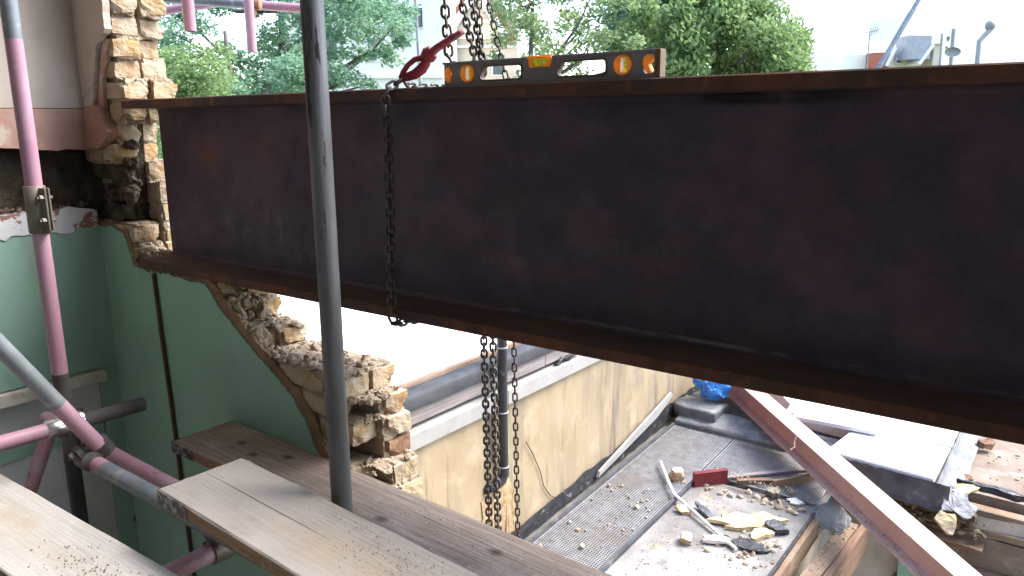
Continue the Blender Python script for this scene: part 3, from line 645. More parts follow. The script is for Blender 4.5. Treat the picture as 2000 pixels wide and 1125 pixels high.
for s in (-1, 1):
    b = NB(); sweep(b, [P(.105, .006, s * .012), P(.125, .007, s * .014), P(.175, .004, s * .014), P(.205, .002, s * .011)], [.009, .0085, .008, .007], 10); fin('shank', b, m_red, rh, smooth=True)
b = NB(); sweep(b, [P(.196, .002, -.019), P(.196, .002, .019)], .005, 10); fin('pin', b, m_bolt, rh, smooth=True, auto=1)
# chains hanging from the hoist above the frame
c0 = thing('hoist_chain', 'short heavy hoist chain hanging in front, ending at the red hook', 'chain', (-1.42, 1.63, 6.15))
chain(c0, L8, .0245, [(-1.452, 1.62, 6.62), (-1.432, 1.62, 6.30), (-1.425, 1.625, 6.16), (-1.40, 1.64, 6.11), (-1.385, 1.66, 6.092)], vw)
c1 = thing('hoist_chain', 'left of the two load chains hanging behind the beam beside the downpipe', 'chain', (-1.49, 1.85, 4.2))
chain(c1, L7, .0212, [(-1.585, 1.85, 6.7), (-1.572, 1.85, 6.35), (-1.525, 1.85, 6.19), (-1.506, 1.85, 5.31), (-1.497, 1.85, 4.7), (-1.49, 1.85, 4.2)], vw)
c2 = thing('hoist_chain', 'right of the two load chains hanging behind the beam beside the downpipe', 'chain', (-1.45, 1.86, 4.2))
chain(c2, L7, .0212, [(-1.575, 1.885, 6.7), (-1.558, 1.885, 6.35), (-1.50, 1.86, 6.17), (-1.477, 1.86, 5.31), (-1.467, 1.86, 4.7), (-1.46, 1.86, 4.2)], vw, 1)
c3 = thing('hand_chain', 'thin brown hand chain hanging straight down to the right of the load chains', 'chain', (-1.37, 1.85, 4.2))
chain(c3, L5, .0245, [(-1.52, 1.85, 6.6), (-1.469, 1.85, 6.335), (-1.405, 1.85, 6.11), (-1.39, 1.85, 5.9), (-1.386, 1.85, 5.31), (-1.377, 1.85, 4.69), (-1.37, 1.85, 4.2)], vw)
c4 = thing('hand_chain', 'thin double hand chain hanging behind the spirit level', 'chain', (-1.5, 1.86, 6.07))
chain(c4, L5, .0245, [(-1.525, 1.90, 6.6), (-1.522, 1.875, 6.34), (-1.507, 1.86, 6.17), (-1.5, 1.86, 6.07)], vw, 1)

# ================================================================== SCAFFOLD
TR = .02415
TM = [m_pink, m_galv, m_dirtytube, m_blacktube, m_black, m_greytube]
def tube(label, p0, p1, cuts=(), mis=(0,), group=None):
    b = NB(); hollow(b, p0, p1, TR, cuts, mis, dark=4)
    p0, p1 = V(p0), V(p1)
    return solo('scaffold_tube', b, TM, label, 'scaffold tube', group, loc=p0 if p0.z < p1.z else p1, smooth=True, auto=radians(50))
PX, PY = -2.625, 1.04
zz = lambda z: (z - 2.75) / (8.5 - 2.75)
tube('pink upright scaffold tube with silver top in front of the green wall', (PX, PY, 2.75), (PX, PY, 8.5), (zz(4.93), zz(5.205), zz(6.245)), (3, 2, 0, 1))
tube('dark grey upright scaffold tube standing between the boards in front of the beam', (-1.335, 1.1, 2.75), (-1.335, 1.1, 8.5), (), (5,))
d1 = V((0, -.217, .365)); e1 = V((-2.33, 1.0, 5.045))
tube('sloping scaffold tube, silver above and pink below, at the left edge', e1, e1 + d1 * 3.2, (.135,), (0, 1))
tube('pink scaffold tube with a dirty grey end pointing towards the green corner', (-2.57, .2, 5.065), (-2.57, 1.27, 5.04), (.80,), (0, 2))
tube('scaffold tube with pink tip and grey body running under the front board', (-2.415, .985, 4.992), (-.6, .985, 4.965), (.085,), (0, 1))
tube('pink scaffold tube passing behind the coupler below the ledge', (-2.92, 1.09, 4.965), (-2.05, 1.09, 4.94), (), (0,))
tube('pink scaffold tube sloping down and left behind the coupler', (-2.84, 1.06, 4.93), (-2.96, .74, 4.1), (), (0,))
tube('pink scaffold tube crossing under the front board near the bottom edge', (-1.70, .35, 4.925), (-1.69, 1.35, 4.925), (), (0,))
# sleeve coupler on the pink upright
sc_ = thing('sleeve_coupler', 'dusty steel sleeve coupler clamped round the pink upright', 'scaffold coupler', (PX, PY, 5.665))
b = NB(); sweep(b, [(PX, PY, 5.665), (PX, PY, 5.667), (PX, PY, 5.81), (PX, PY, 5.812)], [.028, .031, .031, .028], 20); fin('sleeve', b, m_coupler, sc_, smooth=True, auto=1)
du = V((.78, .2, 0)).normalized(); dv = V((-du.y, du.x, 0))
for s in (-1, 1):
    b = NB(); obox(b, V((PX, PY, 5.74)) + du * .042 + dv * (s * .006), du, dv, UPV, .014, .0035, .066, bev=.003); fin('flange', b, m_coupler, sc_)
for z in (5.705, 5.775):
    c = V((PX, PY, z)) + du * .044
    b = NB(); sweep(b, [c - dv * .03, c - dv * .012, c + dv * .02], .0065, 8); bt = fin('bolt', b, m_bolt, sc_)
    b = NB(); sweep(b, [c - dv * .024, c - dv * .012], .0115, 6); fin('nut', b, m_bolt, bt)
def coupler(label, c, a1, a2, ringmat=None, scale=1):
    """double coupler: two half bands at right angles with bolts and flaps"""
    c = V(c); a1 = V(a1).normalized(); a2 = V(a2).normalized(); nrm = a1.cross(a2).normalized()
    t = thing('tube_coupler', label, 'scaffold coupler', tuple(c))
    for (ax, off, nm) in ((a1, nrm * .027, 'band'), (a2, nrm * -.027, 'band')):
        p = c + off; u = ax.cross(nrm).normalized()
        b = NB(); sweep(b, [p - ax * .026, p - ax * .0245, p + ax * .0245, p + ax * .026], [.026, .0295, .0295, .026], 18); fin(nm, b, ringmat or m_coupler, t, smooth=True, auto=1)
        q = p + u * .038
        b = NB(); obox(b, q, u, nrm, ax, .014, .010, .018, bev=.003); fin('flap', b, m_bolt, t)
        b = NB(); sweep(b, [q + u * .004 - nrm * .034, q + u * .004 + nrm * .03], .006, 8); fin('bolt', b, m_bolt, t)
        b = NB(); sweep(b, [q + u * .004 - nrm * .028, q + u * .004 - nrm * .015], .0115, 6); fin('nut', b, m_coupler, t)
    b = NB(); obox(b, c, a1, a2, nrm, .022, .022, .010, bev=.004); fin('saddle', b, ringmat or m_coupler, t)
    return t
zc_ = coupler('bright zinc coupler joining the pink tube to the upright', (-2.597, 1.04, 5.052), (0, 1, 0), (0, 0, 1), m_shiny)
b = NB(); sweep(b, [(-2.57, .955, 5.0495), (-2.57, .957, 5.0495), (-2.57, 1.03, 5.0475), (-2.57, 1.032, 5.0475)], [.026, .0285, .0285, .026], 20); fin('sleeve', b, m_shiny, zc_, smooth=True, auto=1)
coupler('dark greasy coupler where the sloping tube meets the lower pink tube', (-2.34, .992, 5.02), (0, -.51, .86), (1, 0, 0), m_bolt)
coupler('dusty coupler behind the upright, below the ledge', (-2.66, 1.07, 4.985), (1, 0, 0), (0, 1, .05), m_coupler)
coupler('small steel coupler hanging under the front board', (-1.694, .99, 4.95), (0, 1, 0), (1, 0, 0), m_coupler)
# boards
def board(name, label, a, c, w, th, mt, z, band=None, side=m_boardside, seed=0, L=None):
    """a = far-left near corner (x,y), direction towards c, width w to the left of travel"""
    a = V((a[0], a[1], z)); c = V((c[0], c[1], z)); d = (c - a).normalized(); L = L or (c - a).length
    t = bpy.data.objects.new(name, None); COL.objects.link(t); t.location = a; t.rotation_euler = (0, 0, math.atan2(d.y, d.x)); t['label'] = label; t['category'] = 'scaffold board'
    b = NB(); n = 46
    sec = [(0, -th + .003), (.003, -th), (w - .003, -th), (w, -th + .003), (w, -.004), (w - .004, 0), (w * .66, 0), (w * .33, 0), (.004, 0), (0, -.004)]
    rings = []
    for i in range(n + 1):
        x = L * i / n
        rings.append([b.verts.new((x + (.003 * noise.noise(V((y * 60, seed, z_ * 40))) if i in (0, n) else 0), y - w / 2 + .0022 * noise.noise(V((x * 7, k * 2, seed))), z_ + .0018 * noise.noise(V((x * 6, k * 1.3, seed + 9))))) for k, (y, z_) in enumerate(sec)])
    m_ = len(sec)
    for i in range(n):
        for k in range(m_):
            f = b.faces.new((rings[i][k], rings[i][(k + 1) % m_], rings[i + 1][(k + 1) % m_], rings[i + 1][k])); f.material_index = 1 if k in (9, 0, 3) else 0
    b.faces.new(rings[0]).material_index = 1; b.faces.new(rings[-1]).material_index = 1
    me = bpy.data.meshes.new('plank'); bmesh.ops.recalc_face_normals(b, faces=b.faces); b.to_mesh(me); b.free(); me.materials.append(mt); me.materials.append(side)
    o = bpy.data.objects.new('plank', me); COL.objects.link(o); o.parent = t; o.location = (0, w / 2, 0)
    if band:
        b = NB(); e = .0016
        prof = [(-e, -.004), (-e, -th - e), (w + e, -th - e), (w + e, -.004)]
        box(b, (-e, -e, -th - e), (band, 0 - .0002, -.0025)); box(b, (-e, w + .0002, -th - e), (band, w + e, -.0025)); box(b, (-2 * e - .003, -e, -th - e), (-e - .003, w + e, -.002))
        me = bpy.data.meshes.new('end_band'); b.to_mesh(me); b.free(); me.materials.append(m_hoop)
        o = bpy.data.objects.new('end_band', me); COL.objects.link(o); o.parent = t
    return t
board('scaffold_board', 'pale dusty scaffold board with worn black end band, in front of the grey tube', (-1.695, .849), (-1.131, .816), .225, .036, m_board, 5.15, .135, L=2.6, seed=2)
board('scaffold_board', 'darker grey-brown scaffold board lying along the foot of the broken wall', (-2.387, 1.262), (-.79, 1.217), .232, .036, m_board2, 4.95, .13, L=3.6, seed=5)
board('scaffold_board', 'pale dusty scaffold board in the bottom left corner of the picture', (-2.9, .548), (-1.35, .588), .222, .036, m_board3, 5.0, None, L=3.2, seed=8)
# grit lying on the boards
rb = NB(); rg = random.Random(77)
for k in range(800):
    t = rg.random(); x = rg.gauss(-1.0, .15); y = rg.gauss(.96 - (x + 1.1) * .05, .045)
    if y < .83 or y > 1.04: continue
    chunk(rb, (x, y, 5.1515), rg.choice((.0003, .0004, .0005, .0007, .001, .0016)), rg)
for k in range(900):
    x = rg.gauss(-1.62, .16); y = rg.gauss(.69, .035)
    if y < .58 or y > .79: continue
    chunk(rb, (x, y, 5.0015), rg.choice((.0003, .0004, .0006, .0008, .0012, .0018, .003)), rg)
for k in range(120):
    chunk(rb, (rg.uniform(-2.3, -.8), rg.uniform(1.26, 1.42), 4.9515), rg.choice((.0008, .0012, .002)), rg)
o = fin('grit', rb, m_grit); o['kind'] = 'stuff'; o['label'] = 'loose sandy grit and mortar crumbs on the scaffold boards'; o['category'] = 'grit'
# lift of scaffold outside, upper left
tube('short pink scaffold tube end hanging from the top edge, left one', onD(372, 61, 3.2), onD(372, 61, 3.2) + V((0, 0, 1.6)))
tube('longer pink scaffold tube end hanging from the top edge, beside the grey tube', onD(493, 102, 4.0), onD(493, 102, 4.0) + V((.0, .0, 1.6)))
q0, q1 = onD(380, 1, 4.15), onD(640, 20, 4.15)
tube('horizontal scaffold tube at the top edge, grey on the left and pink on the right', q0 - (q1 - q0) * .5, q1 - (q1 - q0) * .13, (.75,), (1, 0))
q0, q1 = onD(300, 24, 4.35), onD(440, 3, 4.35)
tube('pale pink horizontal scaffold tube sloping up from the brick jamb at the top edge', q0 - (q1 - q0) * .8, q1 + (q1 - q0) * .8)
c = onD(500, 8, 4.08); b = NB(); t = thing('tube_coupler', 'rust brown coupler on the horizontal tube at the top edge', 'scaffold coupler', tuple(c))
dx = (q1 - q0).normalized(); hx = (onD(640, 20, 4.15) - onD(380, 1, 4.15)).normalized()
m_rustc = M('rust_brown_coupler', (12, [(.3, (.25, .13, .07)), (.7, (.36, .2, .12))], 6), .7, (60, .001), world=True)
sweep(b, [c - hx * .025, c - hx * .023, c + hx * .023, c + hx * .025], [.026, .0305, .0305, .026], 16); fin('band', b, m_rustc, t, smooth=True, auto=1)
b = NB(); obox(b, c + V((0, -.02, -.045)), hx, hx.cross(UPV), UPV, .014, .012, .024, bev=.003); fin('flap', b, m_rustc, t)
b = NB(); sweep(b, [c + V((0, -.02, -.06)) - hx * .03, c + V((0, -.02, -.06)) + hx * .03], .007, 8); fin('bolt', b, m_bolt, t)
# ================================================================== NEIGHBOUR'S EXTENSION (yellow wall, white flat roof)
m_yellow = M('stained_cream_render', (2.5, [(.3, (.265, .20, .12)), (.7, (.32, .25, .16))], 7), .9, [(50, .0012), (6, .004)], world=True, over=[
    dict(col=(.17, .14, .10), scale=3.2, lo=.48, hi=.7, st=(1, 1.6, .3), amt=.6), dict(col=(.09, .078, .062), scale=4.2, lo=.54, hi=.68, st=(1, 1.7, .2), amt=.7, det=4),
    dict(col=(.44, .37, .26), scale=3, lo=.55, hi=.75, amt=.6), dict(col=(.16, .13, .10), scale=2.5, lo=.45, hi=.7, blob=[((-3.1, 6.3, 3.85), (1, 1.7, .45))], soft=.2, amt=.85)])
m_coping = M('off_white_coping', (6, [(.3, (.24, .227, .21)), (.7, (.30, .287, .27))], 7), .85, (40, .001), world=True, over=[dict(col=(.2, .2, .18), scale=14, lo=.62, hi=.68, amt=.6)])
m_fascia = wood('grey_fascia_board', (.12, .10, .095), (.21, .18, .17), (.30, .27, .26), (.26, .23, .22), .75)
m_roofwhite = M('white_roof_coating', (3, [(.3, (.60, .60, .59)), (.7, (.70, .70, .69))], 7), .85, (25, .002), world=True, over=[dict(col=(.45, .44, .42), scale=22, lo=.68, hi=.73, amt=.6)])
m_lead = M('dull_lead_sheet', (6, [(.3, (.04, .042, .046)), (.6, (.08, .084, .09)), (.85, (.15, .155, .16))], 8), (.4, .65), [(25, .003), (120, .0006)], world=True, metal=.2, over=[dict(col=(.26, .255, .245), scale=9, lo=.58, hi=.72, amt=.5)])
m_batten = wood('brown_edge_batten', (.13, .08, .05), (.2, .13, .09), (.28, .2, .15), (.3, .24, .19), .7)
m_bitumen = M('black_bitumen', (10, [(.3, (.012, .012, .014)), (.7, (.04, .04, .043))], 8), (.4, .7), [(30, .004)], world=True, over=[dict(col=(.26, .25, .23), scale=12, lo=.6, hi=.68, amt=.6)])
m_pvc = M('dark_grey_pipe', (6, [(.3, (.022, .022, .026)), (.7, (.036, .036, .042))], 4), (.4, .55), world=True, over=[dict(col=(.2, .2, .2), scale=18, lo=.63, hi=.72, amt=.5)])
m_strip = M('dark_grey_edge_strip', (8, [(.3, (.03, .032, .036)), (.7, (.06, .062, .068))], 7), .75, (25, .002), world=True)
nx = thing('neighbour_extension', 'flat roofed extension with stained cream rendered wall and white roof', 'building', (-5, 5.5, 0))
XY = -3.10
b = NB(); grid(b, None, 40, 30, lambda u, v: V((XY + .006 * noise.noise(V((u * 12, v * 6, 1))), 1.80 + 8.2 * u, 1.6 + 2.47 * v))); box(b, (-9, 1.78, 0), (XY - .02, 10, 4.07)); fin('wall', b, m_yellow, nx, smooth=False)
b = NB(); box(b, (XY - .3, 1.8, 4.07), (XY + .035, 4.02, 4.175), bev=.006); fin('coping', b, m_coping, nx)
b = NB(); box(b, (XY - .3, 4.024, 4.07), (XY + .035, 10, 4.175), bev=.006); fin('coping', b, m_coping, nx)
def plank_part(nm, mt, lo, hi, par, ax='Y'):
    """a board whose grain follows its length: mesh built along local X"""
    lo, hi = V(lo), V(hi); c = (lo + hi) / 2; s = (hi - lo) / 2
    b = NB(); box(b, (-s.y, -s.x, -s.z), (s.y, s.x, s.z), bev=.002); me = bpy.data.meshes.new(nm); b.to_mesh(me); b.free(); me.materials.append(mt)
    return inst(nm, me, None, par, c, (0, 0, pi / 2))
plank_part('fascia', m_fascia, (XY - .06, 1.8, 4.205), (XY - .02, 4.55, 4.325), nx); plank_part('fascia', m_fascia, (XY - .06, 4.556, 4.205), (XY - .02, 9.9, 4.325), nx)
LP = [(-.13, 4.398), (-.09, 4.4), (-.05, 4.4), (-.02, 4.398), (-.006, 4.39), (0, 4.375), (.002, 4.35), (.004, 4.325), (.0, 4.302)]
b = NB(); grid(b, None, 60, 8, lambda u, v: (lambda k, i: V((XY + LP[i][0] * (1 - k) + LP[i + 1][0] * k + .005 * noise.noise(V((u * 40, v, 3))), 1.8 + 8.1 * u, LP[i][1] * (1 - k) + LP[i + 1][1] * k + .005 * noise.noise(V((u * 55, v * 2, 9))))))(v * 8 - min(7, int(v * 8)), min(7, int(v * 8)))); fin('lead_flashing', b, m_strip, nx, smooth=True)
b = NB(); box(b, (-9, 1.78, 4.03), (XY - .09, 9.9, 4.395)); fin('roof_deck', b, m_roofwhite, nx)
plank_part('edge_batten', m_batten, (XY - .155, 1.85, 4.393), (XY - .115, 9.9, 4.422), nx)
b = NB(); box(b, (-9.2, 8.9, 4.39), (-3.2, 9.2, 4.5)); fin('far_upstand', b, m_roofwhite, nx)
# torn patch in the render around the pipe outlet
m_torn = M('bare_crumbly_render', (18, [(.3, (.23, .15, .08)), (.7, (.42, .30, .17))], 9), 1, [(40, .008)], world=True)
b = NB(); rp_ = random.Random(3); cen = onX(972, 985, XY)
pts = [(cen.y + .19 * cos(a) * rp_.uniform(.7, 1.25), cen.z - .1 + .42 * sin(a) * rp_.uniform(.75, 1.2)) for a in [2 * pi * k / 26 for k in range(26)]]
prism(b, pts, 'X', XY - .02, XY + .008); bmesh.ops.triangulate(b, faces=b.faces[:]); bmesh.ops.subdivide_edges(b, edges=b.edges[:], cuts=2); shake(b, .008, 30, 2, fine=.005); fin('torn_render', b, m_torn, nx)
# downpipe
dp0 = onX(981, 640, XY + .06); dpx, dpy = XY + .055, onX(982, 800, XY + .055).y
dp = thing('downpipe', 'dark grey plastic downpipe fixed to the cream wall behind the chains', 'downpipe', (dpx, dpy, 3.5))
zb_ = onX(983, 925, XY + .055).z
b = NB(); sweep(b, [(dpx, dpy, zb_), (dpx, dpy, 5.35)], .034, 18); fin('pipe', b, m_pvc, dp, smooth=True, auto=1)
b = NB(); sweep(b, [(dpx, dpy, zb_ + .05), (dpx, dpy, zb_ - .01), (dpx - .006, dpy - .02, zb_ - .045), (dpx - .02, dpy - .06, zb_ - .07), (dpx - .07, dpy - .14, zb_ - .085)], .037, 18); fin('elbow', b, m_pvc, dp, smooth=True, auto=1)
m_clip = M('pale_pipe_joint', (6, [(.3, g(.3)), (.7, g(.4))], 3), .6)
for z in (zb_ + .055, onX(981, 805, dpx).z, onX(980, 678, dpx).z):
    b = NB(); sweep(b, [(dpx, dpy, z - .004), (dpx, dpy, z + .004)], .0385, 18); fin('joint', b, m_clip, dp, smooth=True, auto=1)
b = NB(); sweep(b, [onX(*p, XY + .012) for p in ((1027, 862), (1040, 885), (1055, 920), (1062, 950), (1075, 968), (1095, 977), (1125, 980))], .0035, 6)
m_wire = M('thin_black_wire', (6, [(.3, g(.015)), (.7, g(.03))], 3), .6)
solo('loose_cable', b, m_wire, 'thin black cable trailing down the cream wall', 'cable', loc=onX(1125, 980, XY + .012))
b = NB(); r_ = random.Random(4)
for k in range(9):
    p = V((XY - .01, 4.62 + .22 * r_.random(), 4.185)); sweep(b, [p, p + V((.02, .03, .03 * r_.random())), p + V((.03 * r_.random(), .08, .035)), p + V((.01, .15, .01))], .009, 6)
solo('cable_bundle', b, m_bitumen, 'black bundle of old cable stuffed under the fascia', 'cable', loc=(XY, 4.7, 4.18), smooth=True)

# ================================================================== LOWER FLAT ROOF (rear extension)
m_deck = M('dusty_felt_roof', (3.2, [(.3, (.11, .103, .097)), (.5, (.18, .17, .158)), (.75, (.28, .265, .243))], 10), .95, [(40, .003), (150, .001)], world=True, over=[
    dict(col=(.12, .11, .105), scale=2.3, lo=.5, hi=.66, amt=.7), dict(col=(.34, .28, .18), scale=5, lo=.58, hi=.7, amt=.6), dict(col=(.50, .485, .46), scale=1.7, lo=.44, hi=.6, amt=.85, blob=[((-1.95, 4.35, 3), (.7, .75, 1))], soft=.3), dict(col=(.07, .06, .05), scale=4, lo=.4, hi=.55, blob=[((-1.9, 5.68, 3.05), (.6, .1, 1))], soft=.2, amt=.9), dict(col=(.08, .07, .065), scale=48, lo=.64, hi=.68, amt=.7)])
m_slab = M('white_grey_felt_slab', (3, [(.3, (.54, .54, .53)), (.7, (.66, .66, .65))], 8), .9, [(60, .002)], world=True, over=[dict(col=(.3, .3, .29), scale=16, lo=.64, hi=.7, amt=.5)])
m_board_brown = M('bare_brown_decking', (4, [(.3, (.15, .108, .08)), (.7, (.23, .18, .14))], 9), .95, [(30, .003), (120, .001)], world=True, over=[dict(col=(.33, .29, .25), scale=6, lo=.55, hi=.7, amt=.6), dict(col=(.10, .065, .045), scale=30, lo=.66, hi=.7, amt=.7)])
m_timber = wood('raw_roof_timber', (.12, .075, .045), (.19, .125, .078), (.26, .185, .125), (.28, .22, .165), .56)
m_leadpale = M('pale_weathered_lead', (9, [(.3, (.10, .104, .11)), (.6, (.17, .175, .18)), (.85, (.30, .30, .30))], 9), (.45, .7), [(20, .012), (90, .002)], world=True, metal=.1)
m_timberdark = wood('dark_roof_timber', (.10, .055, .035), (.17, .10, .065), (.25, .16, .11), (.28, .2, .15), .72)
m_dirtywall = M('dirty_limewash_wall', (3, [(.3, (.33, .28, .225)), (.6, (.47, .42, .36)), (.8, (.55, .51, .45))], 9), .95, [(25, .006)], world=True, over=[dict(col=(.16, .09, .05), scale=4, lo=.54, hi=.66, st=(1, 1, .5), amt=.8), dict(col=(.04, .035, .03), scale=7, lo=.62, hi=.7, amt=.8)])
m_mesh = M('galvanised_mesh', (14, [(.3, (.19, .19, .195)), (.7, (.33, .33, .335))], 6), (.4, .6), metal=.5, world=True, over=[dict(col=(.22, .17, .13), scale=3, lo=.5, hi=.7, amt=.6)])
m_tray = M('dark_gutter_tray', (5, [(.3, (.07, .066, .062)), (.7, (.15, .14, .13))], 7), .8, world=True)
rx = thing('rear_extension', 'low flat roof with grey felt, box gutter and opened up timbers', 'building', (-1.5, 6, 0))
def slope_sheet(nm, poly, o, th, mt, sub=0, amp=0):
    b = NB(); A = [b.verts.new((x, y, rz(y) + o)) for x, y in poly]; f = b.faces.new(A)
    r = bmesh.ops.extrude_face_region(b, geom=[f]); 
    for v in r['geom']:
        if isinstance(v, bmesh.types.BMVert): v.co.z -= th
    if sub:
        bmesh.ops.triangulate(b, faces=b.faces[:]); bmesh.ops.subdivide_edges(b, edges=b.edges[:], cuts=sub); shake(b, amp, 5, 3, fine=amp * .4)
    return fin(nm, b, mt, rx)
slope_sheet('felt_deck', [(-2.375, 1.9), (-1.43, 1.9), (-1.43, 5.66), (-1.36, 5.76), (-2.2, 5.72), (-2.355, 5.72)], 0, .12, m_deck)
slope_sheet('gutter_tray', [(-3.1, 1.9), (-2.38, 1.9), (-2.36, 5.735), (-1.4, 5.735), (-1.4, 6.56), (-3.1, 6.56)], -.035, .1, m_tray)
b = NB(); box(b, (-3.1, 1.9, 1.2), (-1.45, 6.5, 2.70)); fin('lower_wall', b, m_dirtywall, rx)
# gutter kerb
b = NB(); 
for (p, q) in (((-2.395, 1.9), (-2.36, 5.74)), ):
    a = V((p[0], p[1], rz(p[1]) + .006)); c = V((q[0], q[1], rz(q[1]) + .006)); d = (c - a); L_ = d.length; d.normalize(); s_ = V((d.y, -d.x, 0)).normalized(); obox(b, (a + c) / 2, d, s_, s_.cross(d), L_ / 2, .012, .028, bev=.002)
fin('gutter_kerb', b, m_lead, rx)
# lead flashing along the cream wall
b = NB(); grid(b, None, 90, 6, lambda u, v: (lambda Y: V((XY + .012 + .012 * v + .01 * noise.noise(V((u * 50, v * 3, 2))) * (v), Y, rz(Y) + (.075 + .09 * u) * (1 - v) - .01 + .035 * noise.noise(V((u * 26, 0, 4))) * (1 - v))))(1.9 + 5.7 * u)); fin('flashing', b, m_bitumen, rx, smooth=True)
b = NB(); prism(b, [(5.25, rz(5.25) + .07), (5.22, rz(5.2) + .03), (6.3, rz(6.3) + .16), (6.62, rz(6.6) + .26), (6.6, rz(6.6) + .30)], 'X', XY + .035, XY + .06); fin('flashing_batten', b, m_coping, rx)
b = NB(); obox(b, V((-2.985, 4.2, rz(4.2) + .005)), V((0, 1, .052)).normalized(), V((1, 0, 0)), UPV, 2.35, .012, .02); fin('gutter_edge', b, m_lead, rx)
# lead covered kerb at the far side of the gutter
b = NB(); cs = [(0, 0), (-.004, .05), (.012, .066), (.10, .075), (.20, .095), (.30, .10)]
def kerb(u, v):
    k = v * 5; i = min(4, int(k)); t = k - i; y = cs[i][0] * (1 - t) + cs[i + 1][0] * t; z = cs[i][1] * (1 - t) + cs[i + 1][1] * t
    x = -2.98 + 1.75 * u; Y = 6.56 - .02 * u + y + .012 * noise.noise(V((u * 9, v * 2, 5)))
    return V((x, Y, rz(Y) + z - .01 + .012 * noise.noise(V((u * 14, v * 3, 8)))))
grid(b, None, 50, 15, kerb); fin('lead_kerb', b, m_leadpale, rx, smooth=True)
slope_sheet('far_felt', [(-3.1, 6.84), (-1.3, 6.80), (-1.3, 7.3), (-3.1, 7.3)], .07, .15, m_bitumen)
b = NB(); roughbox(b, (-3.05, 6.66, 3.16), (-2.62, 6.98, 3.27), 4, .025, 6, 4, .008); fin('lead_saddle', b, m_leadpale, rx, smooth=True)
# raised pale slab
b = NB(); prism(b, [(-1.35, 6.915), (-.70, 6.95), (-.70, 13), (-2.9, 13), (-2.85, 8.2), (-1.95, 6.98)], 'Z', 3.18, 3.325); fin('slab', b, m_slab, rx)
b = NB(); prism(b, [(-1.52, 6.30), (-.72, 6.24), (-.70, 6.95), (-1.3, 6.92), (-1.45, 6.9)], 'Z', 3.2, 3.315); bmesh.ops.bevel(b, geom=b.edges[:], offset=.008, segments=2, affect='EDGES'); fin('slab_front', b, m_slab, rx)
b = NB(); grid(b, None, 40, 8, lambda u, v: V((-1.6 + 1.0 * u, 6.272 - .07 * u - .05 * v * v + .012 * noise.noise(V((u * 14, v * 2, 1))), 3.298 - .20 * v + .008 * noise.noise(V((u * 20, v * 3, 6)))))); fin('lead_apron', b, m_lead, rx, smooth=True)
b = NB(); grid(b, None, 30, 8, lambda u, v: V((-.69 + .14 * v + .012 * noise.noise(V((u * 14, v * 2, 21))), 6.2 + 1.9 * u, 3.30 - .17 * v ** .6 + .04 * u + .012 * noise.noise(V((u * 17, v * 3, 16)))))); fin('lead_side', b, m_leadpale, rx, smooth=True)
b = NB(); prism(b, [(-.62, 6.62), (3.0, 6.55), (3.0, 13), (-.62, 13)], 'Z', 3.02, 3.115); fin('brown_deck', b, m_board_brown, rx)
# opened edge: trimmer, joists, wall of the room below
def beam_part(nm, mt, p, q, w, h, par=rx):
    """timber from p to q (centres of the top face), width w, depth h, grain along its length"""
    p, q = V(p), V(q); d = q - p; L_ = d.length; d.normalize(); s_ = d.cross(UPV).normalized(); n_ = s_.cross(d)
    b = NB(); box(b, (-L_ / 2, -w / 2, -h), (L_ / 2, w / 2, 0), bev=.003)
    bmesh.ops.subdivide_edges(b, edges=[e for e in b.edges if e.calc_length() > L_ * .8], cuts=10); shake(b, .004, 7, L_)
    me = bpy.data.meshes.new(nm); b.to_mesh(me); b.free(); me.materials.append(mt)
    return inst(nm, me, None, par, (p + q) / 2, Matrix((d, s_ * -1, n_)).transposed())
beam_part('trimmer', m_timber, (-1.41, 4.2, 2.965), (-1.385, 5.62, 3.045), .045, .15)
beam_part('felt_edge', m_bitumen, (-1.437, 4.2, 2.995), (-1.41, 5.66, 3.07), .02, .05)
beam_part('wall_plate', m_timber, (-1.32, 4.1, 2.87), (-1.19, 5.86, 2.97), .11, .05)
beam_part('joist', m_timberdark, (-1.235, 4.0, 2.855), (-1.10, 5.95, 2.955), .05, .24)
b = NB(); grid(b, None, 40, 40, lambda u, v: V((-1.5 + 5 * u, 6.36 - .03 * u + .03 * noise.noise(V((u * 20, v * 8, 1))), 0 + 3.06 * v))); fin('inner_wall', b, m_dirtywall, rx, smooth=True)
beam_part('sole_plate', m_timberdark, (-1.45, 6.3, 2.90), (-.35, 6.26, 2.86), .14, .04)
beam_part('joist', m_timber, (-.50, 6.50, 3.06), (3.0, 6.42, 3.06), .10, .09)
beam_part('joist', m_timber, (-.52, 6.40, 2.965), (3.0, 6.32, 2.965), .14, .05)
beam_part('wall_board', m_board_brown, (-.75, 6.36, 2.90), (3.0, 6.28, 2.90), .05, .24)
b = NB(); box(b, (-.9, 6.28, 1.0), (3.2, 6.33, 2.58)); fin('green_lower_wall', b, m_green, rx)
beam_part('dark_rail', m_timberdark, (-.85, 6.29, 2.655), (3.0, 6.21, 2.655), .06, .05)
b = NB(); box(b, (-1.5, 1.8, .02), (3.3, 6.3, .2)); fin('room_floor', b, m_floor, rx)
# broken brick edge under the lead
r_ = random.Random(12)
for k in range(7):
    inst('brick', r_.choice(SF), None, rx, (-1.2 + .225 * (k % 4) + .1 * (k // 4), 6.33 + r_.uniform(-.02, .02), 3.05 - (k // 4) * .078), (r_.uniform(-.08, .08), r_.uniform(-.08, .08), r_.uniform(-.15, .15)))
b = NB()
for k in range(60): chunk(b, (r_.uniform(-1.3, -.35), r_.uniform(6.22, 6.34), r_.uniform(2.9, 3.09)), r_.uniform(.012, .04), r_)
o = fin('rubble', b, m_mortar_dark, rx); o['kind'] = 'stuff'
